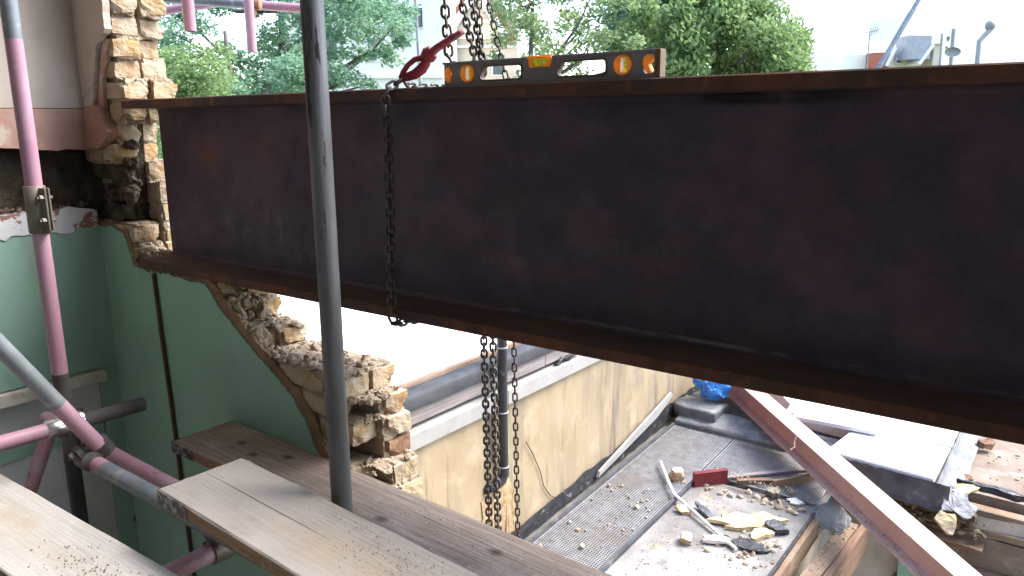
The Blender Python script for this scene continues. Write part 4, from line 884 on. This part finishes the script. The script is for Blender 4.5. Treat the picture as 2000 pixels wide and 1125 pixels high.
# mesh gutter guards
def mesh_panel(label, p0, du_, dv_, nu, nv, pitch):
    p0 = V(p0); t = thing('gutter_mesh', label, 'mesh panel', tuple(p0), 'gutter mesh panels'); n_ = du_.cross(dv_)
    if n_.z < 0: n_ = -n_
    b = NB(); hw = pitch * .17
    for i in range(nu + 1): obox(b, p0 + du_ * (i * pitch) + dv_ * (nv * pitch / 2), du_, dv_, n_, hw, nv * pitch / 2, .0012)
    for j in range(nv + 1): obox(b, p0 + dv_ * (j * pitch) + du_ * (nu * pitch / 2) + n_ * .0012, du_, dv_, n_, nu * pitch / 2, hw, .0012)
    o = fin('mesh', b, m_mesh, t); o['kind'] = 'stuff'
    b = NB()
    for s in (0, nv): obox(b, p0 + dv_ * (s * pitch) + du_ * (nu * pitch / 2) - n_ * .004, du_, dv_, n_, nu * pitch / 2, .006, .006)
    for s in (0, nu): obox(b, p0 + du_ * (s * pitch) + dv_ * (nv * pitch / 2) - n_ * .004, du_, dv_, n_, .006, nv * pitch / 2, .006)
    fin('frame', b, m_mesh, t)
sl_ = V((0, 1, .052)).normalized()
mesh_panel('long perforated metal gutter mesh beside the cream wall', (-2.965, 3.0, rz(3.0) + .004), sl_, V((1, 0, 0)), 172, 27, .0208)
mesh_panel('short perforated metal gutter mesh turning the corner behind the red offcut', (-2.375, 5.80, rz(5.8) + .006), V((1, 0, 0)), sl_, 45, 36, .0208)

# ================================================================== PINK STEEL JOIST
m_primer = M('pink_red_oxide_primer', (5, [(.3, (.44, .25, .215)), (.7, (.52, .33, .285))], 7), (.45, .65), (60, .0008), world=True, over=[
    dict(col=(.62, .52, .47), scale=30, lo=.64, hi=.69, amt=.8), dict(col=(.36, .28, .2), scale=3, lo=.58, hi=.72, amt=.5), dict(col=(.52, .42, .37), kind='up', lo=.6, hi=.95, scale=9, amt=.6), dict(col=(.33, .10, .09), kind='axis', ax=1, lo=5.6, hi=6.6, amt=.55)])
pd = V((.697, -.717, 0)); pn = V((.717, .697, 0)).normalized(); pd = V((pn.y, -pn.x, 0))
pb = thing('steel_joist', 'pink primed steel I-beam lying diagonally across the lower roof', 'steel beam', tuple(V((-1.0, 5.5, 3.06))))
pc = pn * 3.138; PS = V((pd.x, pd.y, .052 * pd.y)).normalized(); PU = pn.cross(PS) if pn.cross(PS).z > 0 else PS.cross(pn); PZ = 3.16 + .052 * (pc.y - 5.0)
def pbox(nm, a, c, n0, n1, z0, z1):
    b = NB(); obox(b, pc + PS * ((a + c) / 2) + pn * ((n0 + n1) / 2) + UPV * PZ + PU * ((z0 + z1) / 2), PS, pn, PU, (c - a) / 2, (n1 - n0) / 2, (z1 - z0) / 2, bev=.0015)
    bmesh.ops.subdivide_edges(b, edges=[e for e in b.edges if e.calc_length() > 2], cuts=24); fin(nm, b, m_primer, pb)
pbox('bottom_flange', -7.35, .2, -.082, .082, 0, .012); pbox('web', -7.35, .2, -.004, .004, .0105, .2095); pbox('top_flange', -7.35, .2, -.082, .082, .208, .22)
# ================================================================== DEBRIS ON THE LOWER ROOF
r_ = random.Random(21)
def lone_brick(label, px, py, scale, rot, z=.03, me=None):
    p = onP(px, py, z); o = inst('brick_fragment', me or YH[r_.randrange(len(YH))], None, None, p, rot, scale); o['label'] = label; o['category'] = 'brick'; return o
lone_brick('yellow half brick standing on the gutter mesh beside the white pipe', 1322, 927, (1.0, .85, 1.45), (.1, .12, .9), .045, YH[1])
lone_brick('dark yellow brick lump on the pale felt near the bottom edge', 1340, 1052, (.75, .8, 1.0), (.3, .1, .4), .03, YH[3])
lone_brick('small brick crumb on the gutter mesh near the board', 1136, 1067, (.28, .35, .45), (.3, .5, .4), .02, YH[0])
lone_brick('small yellow crumb in the middle of the gutter mesh', 1243, 990, (.3, .3, .4), (.3, .9, .4), .02, YH[2])
m_redpaint = M('chipped_red_gloss', (5, [(.3, (.12, .016, .02)), (.7, (.165, .026, .03))], 6), (.3, .5), (50, .0006), over=[dict(col=(.55, .45, .42), scale=14, lo=.69, hi=.71, st=(1, 1, .3)), dict(col=(.05, .03, .03), scale=9, lo=.66, hi=.72, amt=.7)])
a, c = onP(1356, 952, .0), onP(1420, 944, .0); d = (c - a); L_ = d.length; d.normalize(); s_ = d.cross(UPV).normalized()
b = NB(); obox(b, (a + c) / 2 + UPV * .062 - s_ * .02, d, s_, UPV, L_ / 2, .022, .056, bev=.003)
solo('painted_offcut', b, m_redpaint, 'dark red painted timber offcut at the corner of the gutter mesh', 'timber offcut', loc=(a + c) / 2)
m_whitepvc = M('white_plastic_conduit', (8, [(.3, (.58, .6, .62)), (.7, (.70, .71, .72))], 5), (.3, .45), world=True, over=[dict(col=(.35, .33, .3), scale=12, lo=.6, hi=.7, amt=.5)])
b = NB(); sweep(b, [onP(1290, 902, .05), onP(1300, 927, .05), onP(1307, 945, .05), onP(1317, 966, .045), onP(1345, 990, .04), onP(1380, 1022, .03), onP(1438, 1073, .02)], .0135, 12)
solo('bent_conduit', b, m_whitepvc, 'bent white plastic pipe lying across the mesh edge onto the felt', 'pipe', loc=onP(1438, 1073, 0), smooth=True, auto=1)
def timber(name, label, p, q, w, h, mt, cat='timber offcut', lift=0):
    p, q = V(p), V(q); t = beam_part(name, mt, p + UPV * (h + lift), q + UPV * (h + lift), w, h, None); t['label'] = label; t['category'] = cat; return t
timber('timber_strip', 'long pale timber strip along the near edge of the short mesh', onP(1415, 938), onP(1640, 915), .05, .022, m_fascia, lift=.012)
timber('timber_strip', 'short grey-brown strip of timber lying beside the red offcut', onP(1440, 945), onP(1510, 945), .05, .03, m_timberdark, lift=.012)
timber('timber_strip', 'brown timber offcut tilted against the mesh edge left of the pink joist', onP(1508, 955), onP(1640, 932), .03, .075, m_timber)
timber('timber_strip', 'dark timber block right of the pink joist at the foot of the slab', onP(1655, 925), onP(1700, 925), .05, .06, m_timberdark, lift=.03)
timber('timber_plank', 'weathered white plank lying on the pale slab behind the pink joist', onZ(1550, 815, 3.33), onZ(1715, 846, 3.33), .12, .035, m_slab, 'plank')
timber('timber_plank', 'short white board end lying across the slab next to the plank', onZ(1545, 812, 3.33), onZ(1565, 780, 3.33), .10, .03, m_slab, 'plank')
# flattened sheets: foam insulation, felt, slate
m_foam = M('yellow_foam_board', (10, [(.3, (.42, .31, .15)), (.7, (.54, .44, .27))], 8), .95, (50, .003), world=True, over=[dict(col=(.36, .27, .2), scale=9, lo=.56, hi=.66, amt=.8), dict(col=(.7, .66, .58), scale=6, lo=.58, hi=.66, amt=.8)])
m_paper = M('pale_plasterboard', (10, [(.3, (.58, .54, .48)), (.7, (.68, .65, .6))], 6), .9, (50, .002), world=True)
def shard(name, label, cat, px, py, rx_, ry_, th, mt, seed, tilt=(0, 0), rot=0, lift=.01, n=13):
    q = random.Random(seed); c = onP(px, py, lift); b = NB()
    pl = [(rx_ * cos(a) * q.uniform(.55, 1.15), ry_ * sin(a) * q.uniform(.55, 1.15)) for a in [2 * pi * k / n for k in range(n)]]
    prism(b, pl, 'Z', 0, th); bmesh.ops.triangulate(b, faces=b.faces[:]); bmesh.ops.subdivide_edges(b, edges=b.edges[:], cuts=2); shake(b, .014, 11, seed, fine=.006)
    bmesh.ops.rotate(b, verts=b.verts, cent=(0, 0, 0), matrix=Matrix.Rotation(rot, 3, 'Z')); bmesh.ops.rotate(b, verts=b.verts, cent=(0, 0, 0), matrix=Matrix.Rotation(tilt[0], 3, 'X') @ Matrix.Rotation(tilt[1], 3, 'Y'))
    bmesh.ops.translate(b, verts=b.verts, vec=c); return solo(name, b, mt, label, cat, loc=c)
shard('foam_sheet', 'large torn piece of yellow foam board on the felt roof', 'debris', 1465, 1022, .30, .13, .03, m_foam, 1, (.1, .03), .5, .01, 17)
shard('foam_sheet', 'smaller yellow foam piece in front of the large torn one', 'debris', 1488, 1046, .11, .06, .025, m_foam, 2, (.1, .1), .9)
shard('foam_sheet', 'curled yellow foam scrap beside the white pipe and gutter kerb', 'debris', 1338, 996, .075, .05, .02, m_foam, 3, (.35, .1), .3, .02)
shard('felt_scrap', 'charcoal felt scrap under the lower end of the white pipe', 'debris', 1460, 1066, .16, .075, .012, m_bitumen, 4, (.05, .02), .2)
shard('felt_scrap', 'crumpled black felt scrap behind the white pipe', 'debris', 1375, 1003, .14, .04, .03, m_lead, 5, (.1, .1), -.6)
shard('felt_scrap', 'dark felt lump at the right end of the foam board', 'debris', 1516, 1036, .09, .055, .05, m_lead, 6, (.2, .1), .1)
shard('plasterboard_scrap', 'pale plasterboard scrap left of the felt scrap', 'debris', 1398, 1056, .12, .045, .02, m_paper, 7, (.15, 0), .3, .02)
shard('stone_lump', 'grey stone lump lying at the top edge of the felt roof', 'debris', 1510, 968, .07, .05, .05, m_coupler, 8, (.2, .1), .6)
shard('slate_scrap', 'pale slate lying on the felt near the pink joist', 'debris', 1555, 980, .08, .05, .01, m_paper, 9)
shard('foam_scrap', 'yellow foam scrap stuck up at the broken edge of the brown deck', 'debris', 1888, 957, .13, .05, .02, m_foam, 11, (.35, .2), .7, .12)
shard('foam_scrap', 'cream foam lump hanging below the broken edge of the brown deck', 'debris', 1848, 1022, .085, .09, .05, m_foam, 12, (.9, .2), .7, .02)
shard('lead_scrap', 'crumpled pale lead sheet over the broken corner of the brown deck', 'debris', 1868, 985, .13, .13, .02, m_leadpale, 13, (.5, .25), .7, .08)
shard('felt_roll', 'dark rolled felt along the front edge of the brown deck', 'debris', 1955, 968, .28, .045, .05, m_bitumen, 14, (0, .02), -.05, .10)
shard('lead_flap', 'bent grey lead flap hanging over the end of the timber joist', 'debris', 1622, 1010, .13, .15, .012, m_leadpale, 15, (.75, .3), .3, -.01, 17)
shard('brick_lump', 'broken brick lump lying on the brown deck under the steel beam', 'debris', 1925, 873, .07, .06, .06, m_redbrick, 16, (.2, .1), .2, .0)
shard('brick_lump', 'small red brick lump on the brown deck near the yellow scrap', 'debris', 1888, 938, .045, .04, .035, m_redbrick, 17, (.2, .1), .2, .0)
# blue plastic bag
m_blue = M('blue_polythene', (6, [(.3, (.05, .25, .62)), (.7, (.10, .36, .76))], 5), (.2, .35), (14, .01), world=True, spec=.6, transl=.25)
b = NB(); bmesh.ops.create_icosphere(b, subdivisions=4, radius=1); c = onZ(1391, 752, 3.42)
for v in b.verts:
    k = .95 + .45 * noise.noise(v.co * 1.5 + V((3, 1, 2))) - .35 * abs(noise.noise(v.co * 2.6 + V((7, 1, 2)))) - .18 * abs(noise.noise(v.co * 6 + V((2, 5, 2))))
    v.co = c + V((v.co.x * .17 * k, v.co.y * .15 * k, max(-.13, v.co.z * .17 * k + .05 * noise.noise(v.co * 2.3 + V((9, 9, 9))))))
solo('plastic_bag', b, m_blue, 'crumpled bright blue plastic bag showing below the steel beam', 'plastic bag', loc=c - UPV * .12, smooth=True, auto=radians(32))
# twig on the joist
b = NB(); q = onZ(1540, 855, 3.32)
sweep(b, [onD(1555, 852, 6.3), onD(1551, 864, 6.28), onD(1552, 873, 6.24), onD(1543, 879, 6.2)], .006, 6)
solo('rope_scrap', b, m_batten, 'scrap of brown cord hanging over the pink joist', 'cord', loc=onZ(1543, 879, 3.09))
# small rubble, uncountable
b = NB()
def scat(n, f, s, mi=0):
    for k in range(n):
        p = f(); chunk(b, p, r_.choice(s), r_, mi)
def onroof(x0, x1, y0, y1, o=.004):
    def f():
        x, y = r_.uniform(x0, x1), r_.uniform(y0, y1); return V((x, y, rz(y) + o))
    return f
scat(70, onroof(-2.94, -2.42, 3.4, 5.9, .012), (.004, .005, .006, .008, .010, .014, .022))
scat(40, onroof(-2.65, -2.42, 4.6, 5.4, .012), (.003, .004, .006, .009, .014))
scat(70, onroof(-2.33, -1.5, 5.55, 5.70), (.004, .006, .008, .012, .02, .03))
scat(380, onroof(-2.3, -1.46, 4.2, 5.5), (.002, .003, .004, .006))
scat(90, onroof(-1.95, -1.46, 4.75, 5.2), (.004, .006, .01, .016, .024))
scat(110, onroof(-2.3, -1.62, 5.81, 5.9, .03), (.006, .01, .014))
scat(90, lambda: V((r_.uniform(-.55, .4), r_.uniform(6.65, 7.6), 3.118)), (.004, .007, .01, .016))
scat(60, lambda: (lambda t: V((-1.32 + .13 * t + r_.uniform(-.05, .05), 4.1 + 1.76 * t, 2.872 + .1 * t)))(r_.random()), (.005, .008, .012))
o = fin('roof_rubble', b, m_grit); o['kind'] = 'stuff'; o['label'] = 'scattered small rubble and mortar crumbs on the lower roof'; o['category'] = 'rubble'
# crumbs caught in the flange of the pink joist
b = NB()
for k in range(140):
    t = r_.uniform(-7, -3.6); p = pc + PS * t + pn * r_.uniform(-.075, -.015) + UPV * (PZ + .0135); chunk(b, p, r_.choice((.003, .005, .008)), r_)
o = fin('joist_crumbs', b, m_grit, pb); o['kind'] = 'stuff'

# ================================================================== TREES
def leafmat(nm, a, c, isl): return M(nm, (1.2, [(.3, a), (.7, c)], 4), .5, island=isl, transl=.5, spec=.25)
IS = [(.75, .8, .75), (1.1, 1.1, .95), (.9, 1, .9), (1.3, 1.25, .9)]
m_leafA = leafmat('acacia_leaves', (.135, .245, .17), (.195, .32, .225), IS)
m_leafB = leafmat('yellow_green_leaves', (.155, .235, .105), (.225, .31, .145), IS)
m_leafC = leafmat('light_leaves', (.18, .25, .13), (.26, .33, .18), IS)
m_leafD = leafmat('dense_bush_leaves', (.155, .235, .105), (.24, .325, .155), IS)
m_bark = M('grey_brown_bark', (6, [(.3, (.06, .05, .042)), (.7, (.14, .12, .105))], 8), .95, (20, .02), stretch=(4, 4, .6), world=True)
def tree(name, label, base, clumps, per, leaf, mt, seed, trunk_top, trunk_r, flat=.55, up=0.0, branches=12, group='trees beyond the roof'):
    q = random.Random(seed); base = V(base)
    t = thing(name, label, 'tree', tuple(base), group)
    rs = np.random.default_rng(seed); PP, SS = [], []
    for (c, r) in clumps:
        n = int(per * r * r); d = rs.normal(size=(n, 3)); d /= np.linalg.norm(d, axis=1)[:, None]
        d *= (rs.random((n, 1)) ** .42) * r; d[:, 2] *= flat; d[:, 2] -= .25 * (d[:, 0] ** 2 + d[:, 1] ** 2) / r
        PP.append(d + np.array(V(c) - base))
    p = np.concatenate(PP); n = len(p); s = (leaf * rs.uniform(.6, 1.3, (n, 1)))
    a = rs.normal(size=(n, 3)); a[:, 2] = a[:, 2] * .55 + up; a /= np.linalg.norm(a, axis=1)[:, None]
    nn = rs.normal(size=(n, 3)) * .7; nn[:, 2] = 1; w = np.cross(a, nn); w /= np.linalg.norm(w, axis=1)[:, None] + 1e-6; nn = np.cross(w, a)
    vv = np.stack([p, p + a * s * .5 + w * s * .28 + nn * s * .06, p + a * s, p + a * s * .5 - w * s * .28 + nn * s * .06], 1).reshape(-1, 3)
    me = bpy.data.meshes.new('crown'); me.vertices.add(4 * n); me.vertices.foreach_set('co', vv.ravel()); me.loops.add(4 * n); me.loops.foreach_set('vertex_index', np.arange(4 * n))
    me.polygons.add(n); me.polygons.foreach_set('loop_start', np.arange(n) * 4); me.polygons.foreach_set('loop_total', np.full(n, 4)); me.update(); me.validate(); me.materials.append(mt)
    o = bpy.data.objects.new('crown', me); COL.objects.link(o); o.parent = t
    b = NB(); tt = V(trunk_top)
    pts = [base.lerp(tt, k / 6) + V((q.gauss(0, .05), q.gauss(0, .05), 0)) * (k > 0) for k in range(7)]
    sweep(b, pts, [trunk_r * (1 - .75 * k / 6) for k in range(7)], 10)
    for (c, r) in q.sample(clumps, min(branches, len(clumps))):
        c = V(c); s = min(pts[2:], key=lambda w_: abs(w_.z - (c.z - .5 * (V((c.x, c.y, 0)) - V((w_.x, w_.y, 0))).length))); k1 = s.lerp(c, .35) + V((q.gauss(0, .06), q.gauss(0, .06), -.12)); k2 = s.lerp(c, .7) + V((q.gauss(0, .08), q.gauss(0, .08), -.05))
        sweep(b, [s, k1, k2, c], [trunk_r * .3, trunk_r * .22, trunk_r * .13, trunk_r * .05], 6)
    fin('trunk', b, m_bark, t, smooth=True)
    return t
def cl(lst, D, dj, seed):
    q = random.Random(seed); return [(onD(x, y, D + q.uniform(-dj, dj)), r * D / F) for x, y, r in lst]
def poly_clumps(n, inside, D, dj, rr, seed, box_):
    q = random.Random(seed); out = []
    while len(out) < n:
        x, y = q.uniform(box_[0], box_[2]), q.uniform(box_[1], box_[3])
        if inside(x, y): out.append((onD(x, y, D + q.uniform(-dj, dj)), q.uniform(*rr) * D / F))
    return out
def gz(x, y, D): p = onD(x, y, D); return V((p.x, p.y, 0))
# big acacia, right half seen past the grey tube
A1 = [(330, 60, 42), (360, 30, 45), (395, 50, 35), (300, 90, 40), (345, 90, 30), (530, 60, 40), (560, 95, 46), (600, 70, 40), (580, 30, 44), (620, 40, 42), (650, 15, 44), (690, 30, 44), (735, 20, 42), (775, 45, 36), (790, 70, 26), (720, 60, 40), (675, 62, 36),
      (640, 62, 34), (760, 25, 40), (700, 5, 44), (650, -20, 46), (590, -15, 46), (740, -15, 46), (795, 20, 30), (640, 105, 30), (625, 130, 34), (655, 135, 28), (690, 150, 30), (720, 165, 22), (650, 160, 26), (735, 100, 26), (765, 115, 22), (755, 95, 22), (780, 85, 20), (520, -10, 40), (460, -20, 44), (400, -15, 46), (340, -15, 46), (500, 20, 22), (425, 10, 30), (520, 240, 55), (570, 270, 55), (610, 230, 50), (640, 200, 40), (470, 260, 50), (440, 88, 24), (530, 95, 34), (600, 100, 34), (505, 85, 26), (660, 100, 26), (700, 105, 26)]
tree('acacia_tree', 'large blue-green leafy tree behind the grey scaffold tube', gz(560, 180, 12), cl(A1, 12, 1.0, 1), 4600, .075, m_leafA, 1, onD(548, 20, 12.0), .16, .6, branches=16)
A2 = [(470, 115, 44), (520, 130, 44), (560, 135, 44), (590, 150, 40), (540, 165, 44), (490, 160, 44), (600, 175, 38), (450, 175, 40), (560, 190, 44), (500, 195, 44), (430, 195, 40), (620, 200, 40), (575, 120, 30), (460, 205, 50), (540, 215, 50)]
tree('acacia_tree', 'pale blue-green leafy tree low behind the hanging pink tube ends', gz(520, 190, 10.5), cl(A2, 10.5, .6, 2), 6000, .07, m_leafA, 2, onD(440, 60, 10.4), .10, .6)
A3 = [(315, 120, 38), (345, 115, 38), (385, 110, 40), (425, 105, 36), (330, 150, 44), (370, 145, 44), (410, 140, 40), (305, 165, 40), (345, 180, 44), (385, 180, 44), (430, 150, 36), (310, 195, 44), (420, 185, 40), (360, 205, 46), (298, 130, 26), (325, 260, 60), (320, 330, 60), (330, 390, 60)]
tree('leafy_shrub_tree', 'yellow-green leafy tree beside the brick jamb', gz(350, 190, 9.0), cl(A3, 9.0, .5, 3), 8000, .06, m_leafB, 3, onD(360, 130, 9.0), .09, .7)
# thin light tree behind the level
ins = lambda x, y: True
tree('slender_tree', 'slender pale green tree with a bare trunk behind the spirit level', gz(1040, 170, 13), poly_clumps(62, ins, 13, 1.2, (18, 34), 4, (965, -40, 1250, 140)) + poly_clumps(14, ins, 13, .8, (18, 32), 14, (990, 140, 1180, 230)), 3000, .085, m_leafC, 4, onD(1038, 5, 13), .13, .8, branches=14)
# dense bushy tree to the right
def ins2(x, y):
    xr = 1450 + (y + 40) * .95 if y < 100 else 1600
    return x < min(xr, 1600) and x > 1225 + max(0, (90 - y)) * .1
tree('dense_bushy_tree', 'dense bushy green tree to the right of the spirit level', gz(1420, 170, 14), poly_clumps(95, ins2, 14, 1.2, (26, 46), 5, (1215, -60, 1640, 160)) + poly_clumps(60, lambda x, y: abs(x - 1420) < 200 - (y - 150) * .25, 14, 1.2, (30, 50), 15, (1215, 160, 1640, 400)), 3600, .10, m_leafD, 5, onD(1400, 40, 14), .2, .9, .9, branches=18)
tree('dense_bushy_tree', 'darker leafy tree showing between the slender tree and the bushy one', gz(1270, 170, 15.5), poly_clumps(24, lambda x, y: True, 15.5, .8, (30, 46), 6, (1200, -50, 1330, 130)) + poly_clumps(20, lambda x, y: True, 15.5, .8, (32, 48), 16, (1190, 130, 1350, 330)), 3200, .10, m_leafA, 6, onD(1270, 40, 15.5), .16, .8)

# ================================================================== HOUSES AND STREET THINGS FAR BEHIND
m_stucco = M('pale_cream_stucco', (1, [(.3, (.75, .70, .59)), (.7, (.82, .77, .66))], 5), .9, (10, .004), world=True)
m_bricky = M('pale_london_brickwork', (1.4, [(.3, (.50, .42, .33)), (.7, (.62, .54, .44))], 8), .9, (20, .006), world=True)
m_slate = M('grey_slate_roof', (4, [(.3, (.28, .28, .30)), (.7, (.38, .38, .40))], 6), .8, (14, .01), world=True)
m_tile = M('red_clay_tiles', (6, [(.3, (.30, .09, .06)), (.7, (.42, .15, .10))], 6), .85, (14, .01), world=True)
m_whitewood = M('white_painted_timber', (3, [(.3, g(.72)), (.7, g(.8))], 3), .6)
m_glass = M('dark_window_glass', (2, [(.3, (.03, .04, .05)), (.7, (.06, .075, .09))], 3), .08, spec=.6)
m_lamp = M('grey_painted_post', (3, [(.3, g(.2)), (.7, g(.28))], 4), .5, world=True)
class Fr:
    """facade frame facing the camera at depth D"""
    def __init__(s, px, D): s.o = CAM + ray(px, 232) * D; s.o.z = 0; s.D = D
    def p(s, px, py, dep=0):
        q = onD(px, py, s.D); v = q - s.o; return s.o + RT * v.dot(RT) + FH * dep + UPV * q.z
    def box(s, b, x0, y0, x1, y1, d0, d1):
        """x/y in picture units on the facade, y0 upper; y1 None = ground"""
        A = s.p(x0, y0); B_ = s.p(x1, y0); z1 = A.z; z0 = 0 if y1 is None else s.p(x0, y1).z
        u0, u1 = (A - s.o).dot(RT), (B_ - s.o).dot(RT)
        obox(b, s.o + RT * ((u0 + u1) / 2) + FH * ((d0 + d1) / 2) + UPV * ((z0 + z1) / 2), RT, FH, UPV, abs(u1 - u0) / 2, (d1 - d0) / 2, (z1 - z0) / 2)
def window(fr, par, x0, y0, x1, y1, frame=True):
    b = NB(); fr.box(b, x0, y0, x1, y1, -.06, -.02); w = fin('window', b, m_whitewood, par)
    b = NB(); k = (x1 - x0) * .12; fr.box(b, x0 + k, y0 + k, x1 - k, y1 - k, -.09, -.055); fin('pane', b, m_glass, w)
f1 = Fr(740, 32); h1 = thing('house', 'pale rendered house half hidden behind the left tree', 'house', tuple(f1.o))
b = NB(); f1.box(b, 560, -150, 868, None, 0, 8); fin('wall', b, m_stucco, h1)
for w in ((722, 78, 742, 122), (768, 52, 778, 76), (640, 60, 668, 110), (812, 20, 832, 60), (700, -60, 730, 0)): window(f1, h1, *w)
b = NB(); f1.box(b, 556, -158, 872, -148, -.3, 8.2); fin('parapet', b, m_whitewood, h1)
b = NB(); f1.box(b, 560, 150, 868, 156, -.12, 0); fin('string_course', b, m_whitewood, h1)
f2 = Fr(910, 40); h2 = thing('house', 'pale brick house with red tiled gable behind the hanging chains', 'house', tuple(f2.o))
b = NB(); f2.box(b, 845, 30, 1010, None, 0, 9); fin('wall', b, m_bricky, h2)
def slant(fr, b, x0, y0, x1, y1, th, d0, d1):
    P0, P1 = fr.p(x0, y0), fr.p(x1, y1); d = (P1 - P0); L_ = d.length; d.normalize(); n_ = d.cross(FH).normalized()
    obox(b, (P0 + P1) / 2 + FH * ((d0 + d1) / 2), d, FH, n_, L_ / 2, (d1 - d0) / 2, th / 2)
b = NB(); slant(f2, b, 862, 82, 935, -28, .28, -.5, 9); slant(f2, b, 931, -28, 1002, 82, .28, -.5, 9); rf = fin('roof', b, m_tile, h2)
b = NB(); slant(f2, b, 872, 84, 935, -10, .34, -.62, -.5); slant(f2, b, 931, -10, 992, 84, .34, -.62, -.5); fin('bargeboard', b, m_whitewood, rf)
b = NB(); A, B_, C_ = f2.p(876, 80, -.1), f2.p(990, 80, -.1), f2.p(933, -10, -.1); v = [b.verts.new(x) for x in (A, B_, C_)] + [b.verts.new(x + FH * 3) for x in (A, B_, C_)]
for q in ((0, 1, 2), (3, 5, 4), (0, 3, 4, 1), (1, 4, 5, 2), (2, 5, 3, 0)): b.faces.new([v[i] for i in q])
fin('gable', b, m_stucco, h2)
window(f2, h2, 912, 22, 930, 46); window(f2, h2, 936, 16, 950, 44); b = NB(); f2.box(b, 905, 46, 960, 52, -.4, 0); fin('sill', b, m_whitewood, h2)
window(f2, h2, 860, 105, 885, 150); window(f2, h2, 960, 105, 985, 150)
b = NB(); f2.box(b, 845, 92, 1010, 97, -.15, 0); fin('string_course', b, m_whitewood, h2)
b = NB(); p = f1.p(822, -30, -1.2); q = f1.p(829, 170, -1.2); sweep(b, [V((q.x, q.y, 0)), q, p], .06, 10); solo('street_post', b, m_lamp, 'thin dark post in front of the pale house left of the chains', 'post', loc=(q.x, q.y, 0))
f3 = Fr(1760, 36); h3 = thing('house', 'low cream house with chimney and grey slate roof at the right', 'house', tuple(f3.o))
b = NB(); f3.box(b, 1702, 78, 1803, None, 2, 9); f3.box(b, 1640, 108, 1830, None, .2, 6); fin('wall', b, m_stucco, h3)
b = NB(); f3.box(b, 1700, 75, 1805, 79, 1.8, 9.2); fin('parapet', b, m_whitewood, h3)
b = NB(); slant(f3, b, 1738, 99, 1781, 99, 1.0, -1.0, .18); rf = fin('slate_roof', b, m_slate, h3)
b = NB(); slant(f3, b, 1708, 132, 1722, 98, .12, -.7, .1); slant(f3, b, 1761, 130, 1784, 94, .12, -1.1, .1); fin('bargeboard', b, m_whitewood, rf)
b = NB(); slant(f3, b, 1684, 124, 1714, 124, .8, -.6, .19); fin('tile_roof', b, m_tile, h3)
b = NB(); f3.box(b, 1789, 92, 1803, None, -.9, .1); ch = fin('chimney', b, m_bricky, h3)
b = NB(); f3.box(b, 1786, 89, 1805, 92.5, -1.1, .15); fin('chimney_cap', b, m_stucco, ch)
window(f3, h3, 1737, 114, 1747, 126)
f4 = Fr(1900, 44); h4 = thing('house', 'cream rendered house in the far right corner with small dark windows', 'house', tuple(f4.o))
b = NB(); f4.box(b, 1818, 10, 2120, None, 0, 9); fin('wall', b, m_stucco, h4)
window(f4, h4, 1829, 74, 1836, 84); window(f4, h4, 1828, 93, 1834, 98)
def pole(label, pts, r, cat='post', nm='street_post', D=30, extra=None):
    b = NB(); P_ = [onD(x, y, D) for x, y in pts]; g0 = V((P_[0].x, P_[0].y, 0))
    if extra is None: return solo(nm, sweep(b, [g0] + P_, r, 8), m_lamp, label, cat, loc=g0)
    t = thing(nm, label, cat, tuple(g0)); fin('post', sweep(b, [g0] + P_, r, 8), m_lamp, t); return t
pole('thin brown post in front of the far right house', [(1836, 125), (1840, 66)], .05)
t = pole('dark pole carrying a round satellite dish at the right', [(1857, 125), (1863, 57)], .07, 'pole', 'dish_pole', 28, 1)
b = NB(); c = onD(1857, 102, 27.8); grid(b, None, 14, 6, lambda u, v: c + RT * (.30 * v * cos(2 * pi * u)) + UPV * (.17 * v * sin(2 * pi * u)) - FH * (.12 * v * v)); fin('dish', b, m_lamp, t, smooth=True)
t = pole('street lamp with curved arm and round head at the far right', [(1909, 122), (1913, 80), (1922, 70), (1934, 58), (1938, 50)], .08, 'street lamp', 'street_lamp', 26, 1)
b = NB(); bmesh.ops.create_uvsphere(b, u_segments=14, v_segments=8, radius=.16); c = onD(1934, 50, 26); [setattr(v, 'co', c + V((v.co.x, v.co.y, v.co.z * 1.1))) for v in b.verts]; fin('lamp_head', b, m_lamp, t, smooth=True)
P0, P1 = onD(1712, 140, 16), onD(1800, -10, 16); g0 = P0 + (P0 - P1) * .4
b = NB(); sweep(b, [g0, P1 + (P1 - P0) * .6], .052, 10); solo('slanting_mast', b, m_galv, 'long grey slanting mast rising from behind the beam at the right', 'mast', loc=g0)
t = thing('tv_aerial', 'spiky television aerial on the roof left of the slanting mast', 'aerial', tuple(onD(1690, 66, 34)))
b = NB(); sweep(b, [onD(1682, 66, 34), onD(1716, 58, 34)], .03, 6); fin('boom', b, m_lamp, t)
for k in range(7):
    x = 1685 + 4.6 * k; y = 65.5 - 1.15 * k; b = NB(); sweep(b, [onD(x - 2, y + 8, 34), onD(x + 2.5, y - 7, 34)], .018, 5); fin('rod', b, m_lamp, t)
b = NB(); sweep(b, [V((onD(1700, 62, 34).x, onD(1700, 62, 34).y, 5)), onD(1699, 61, 34)], .03, 6); fin('mast', b, m_lamp, t)
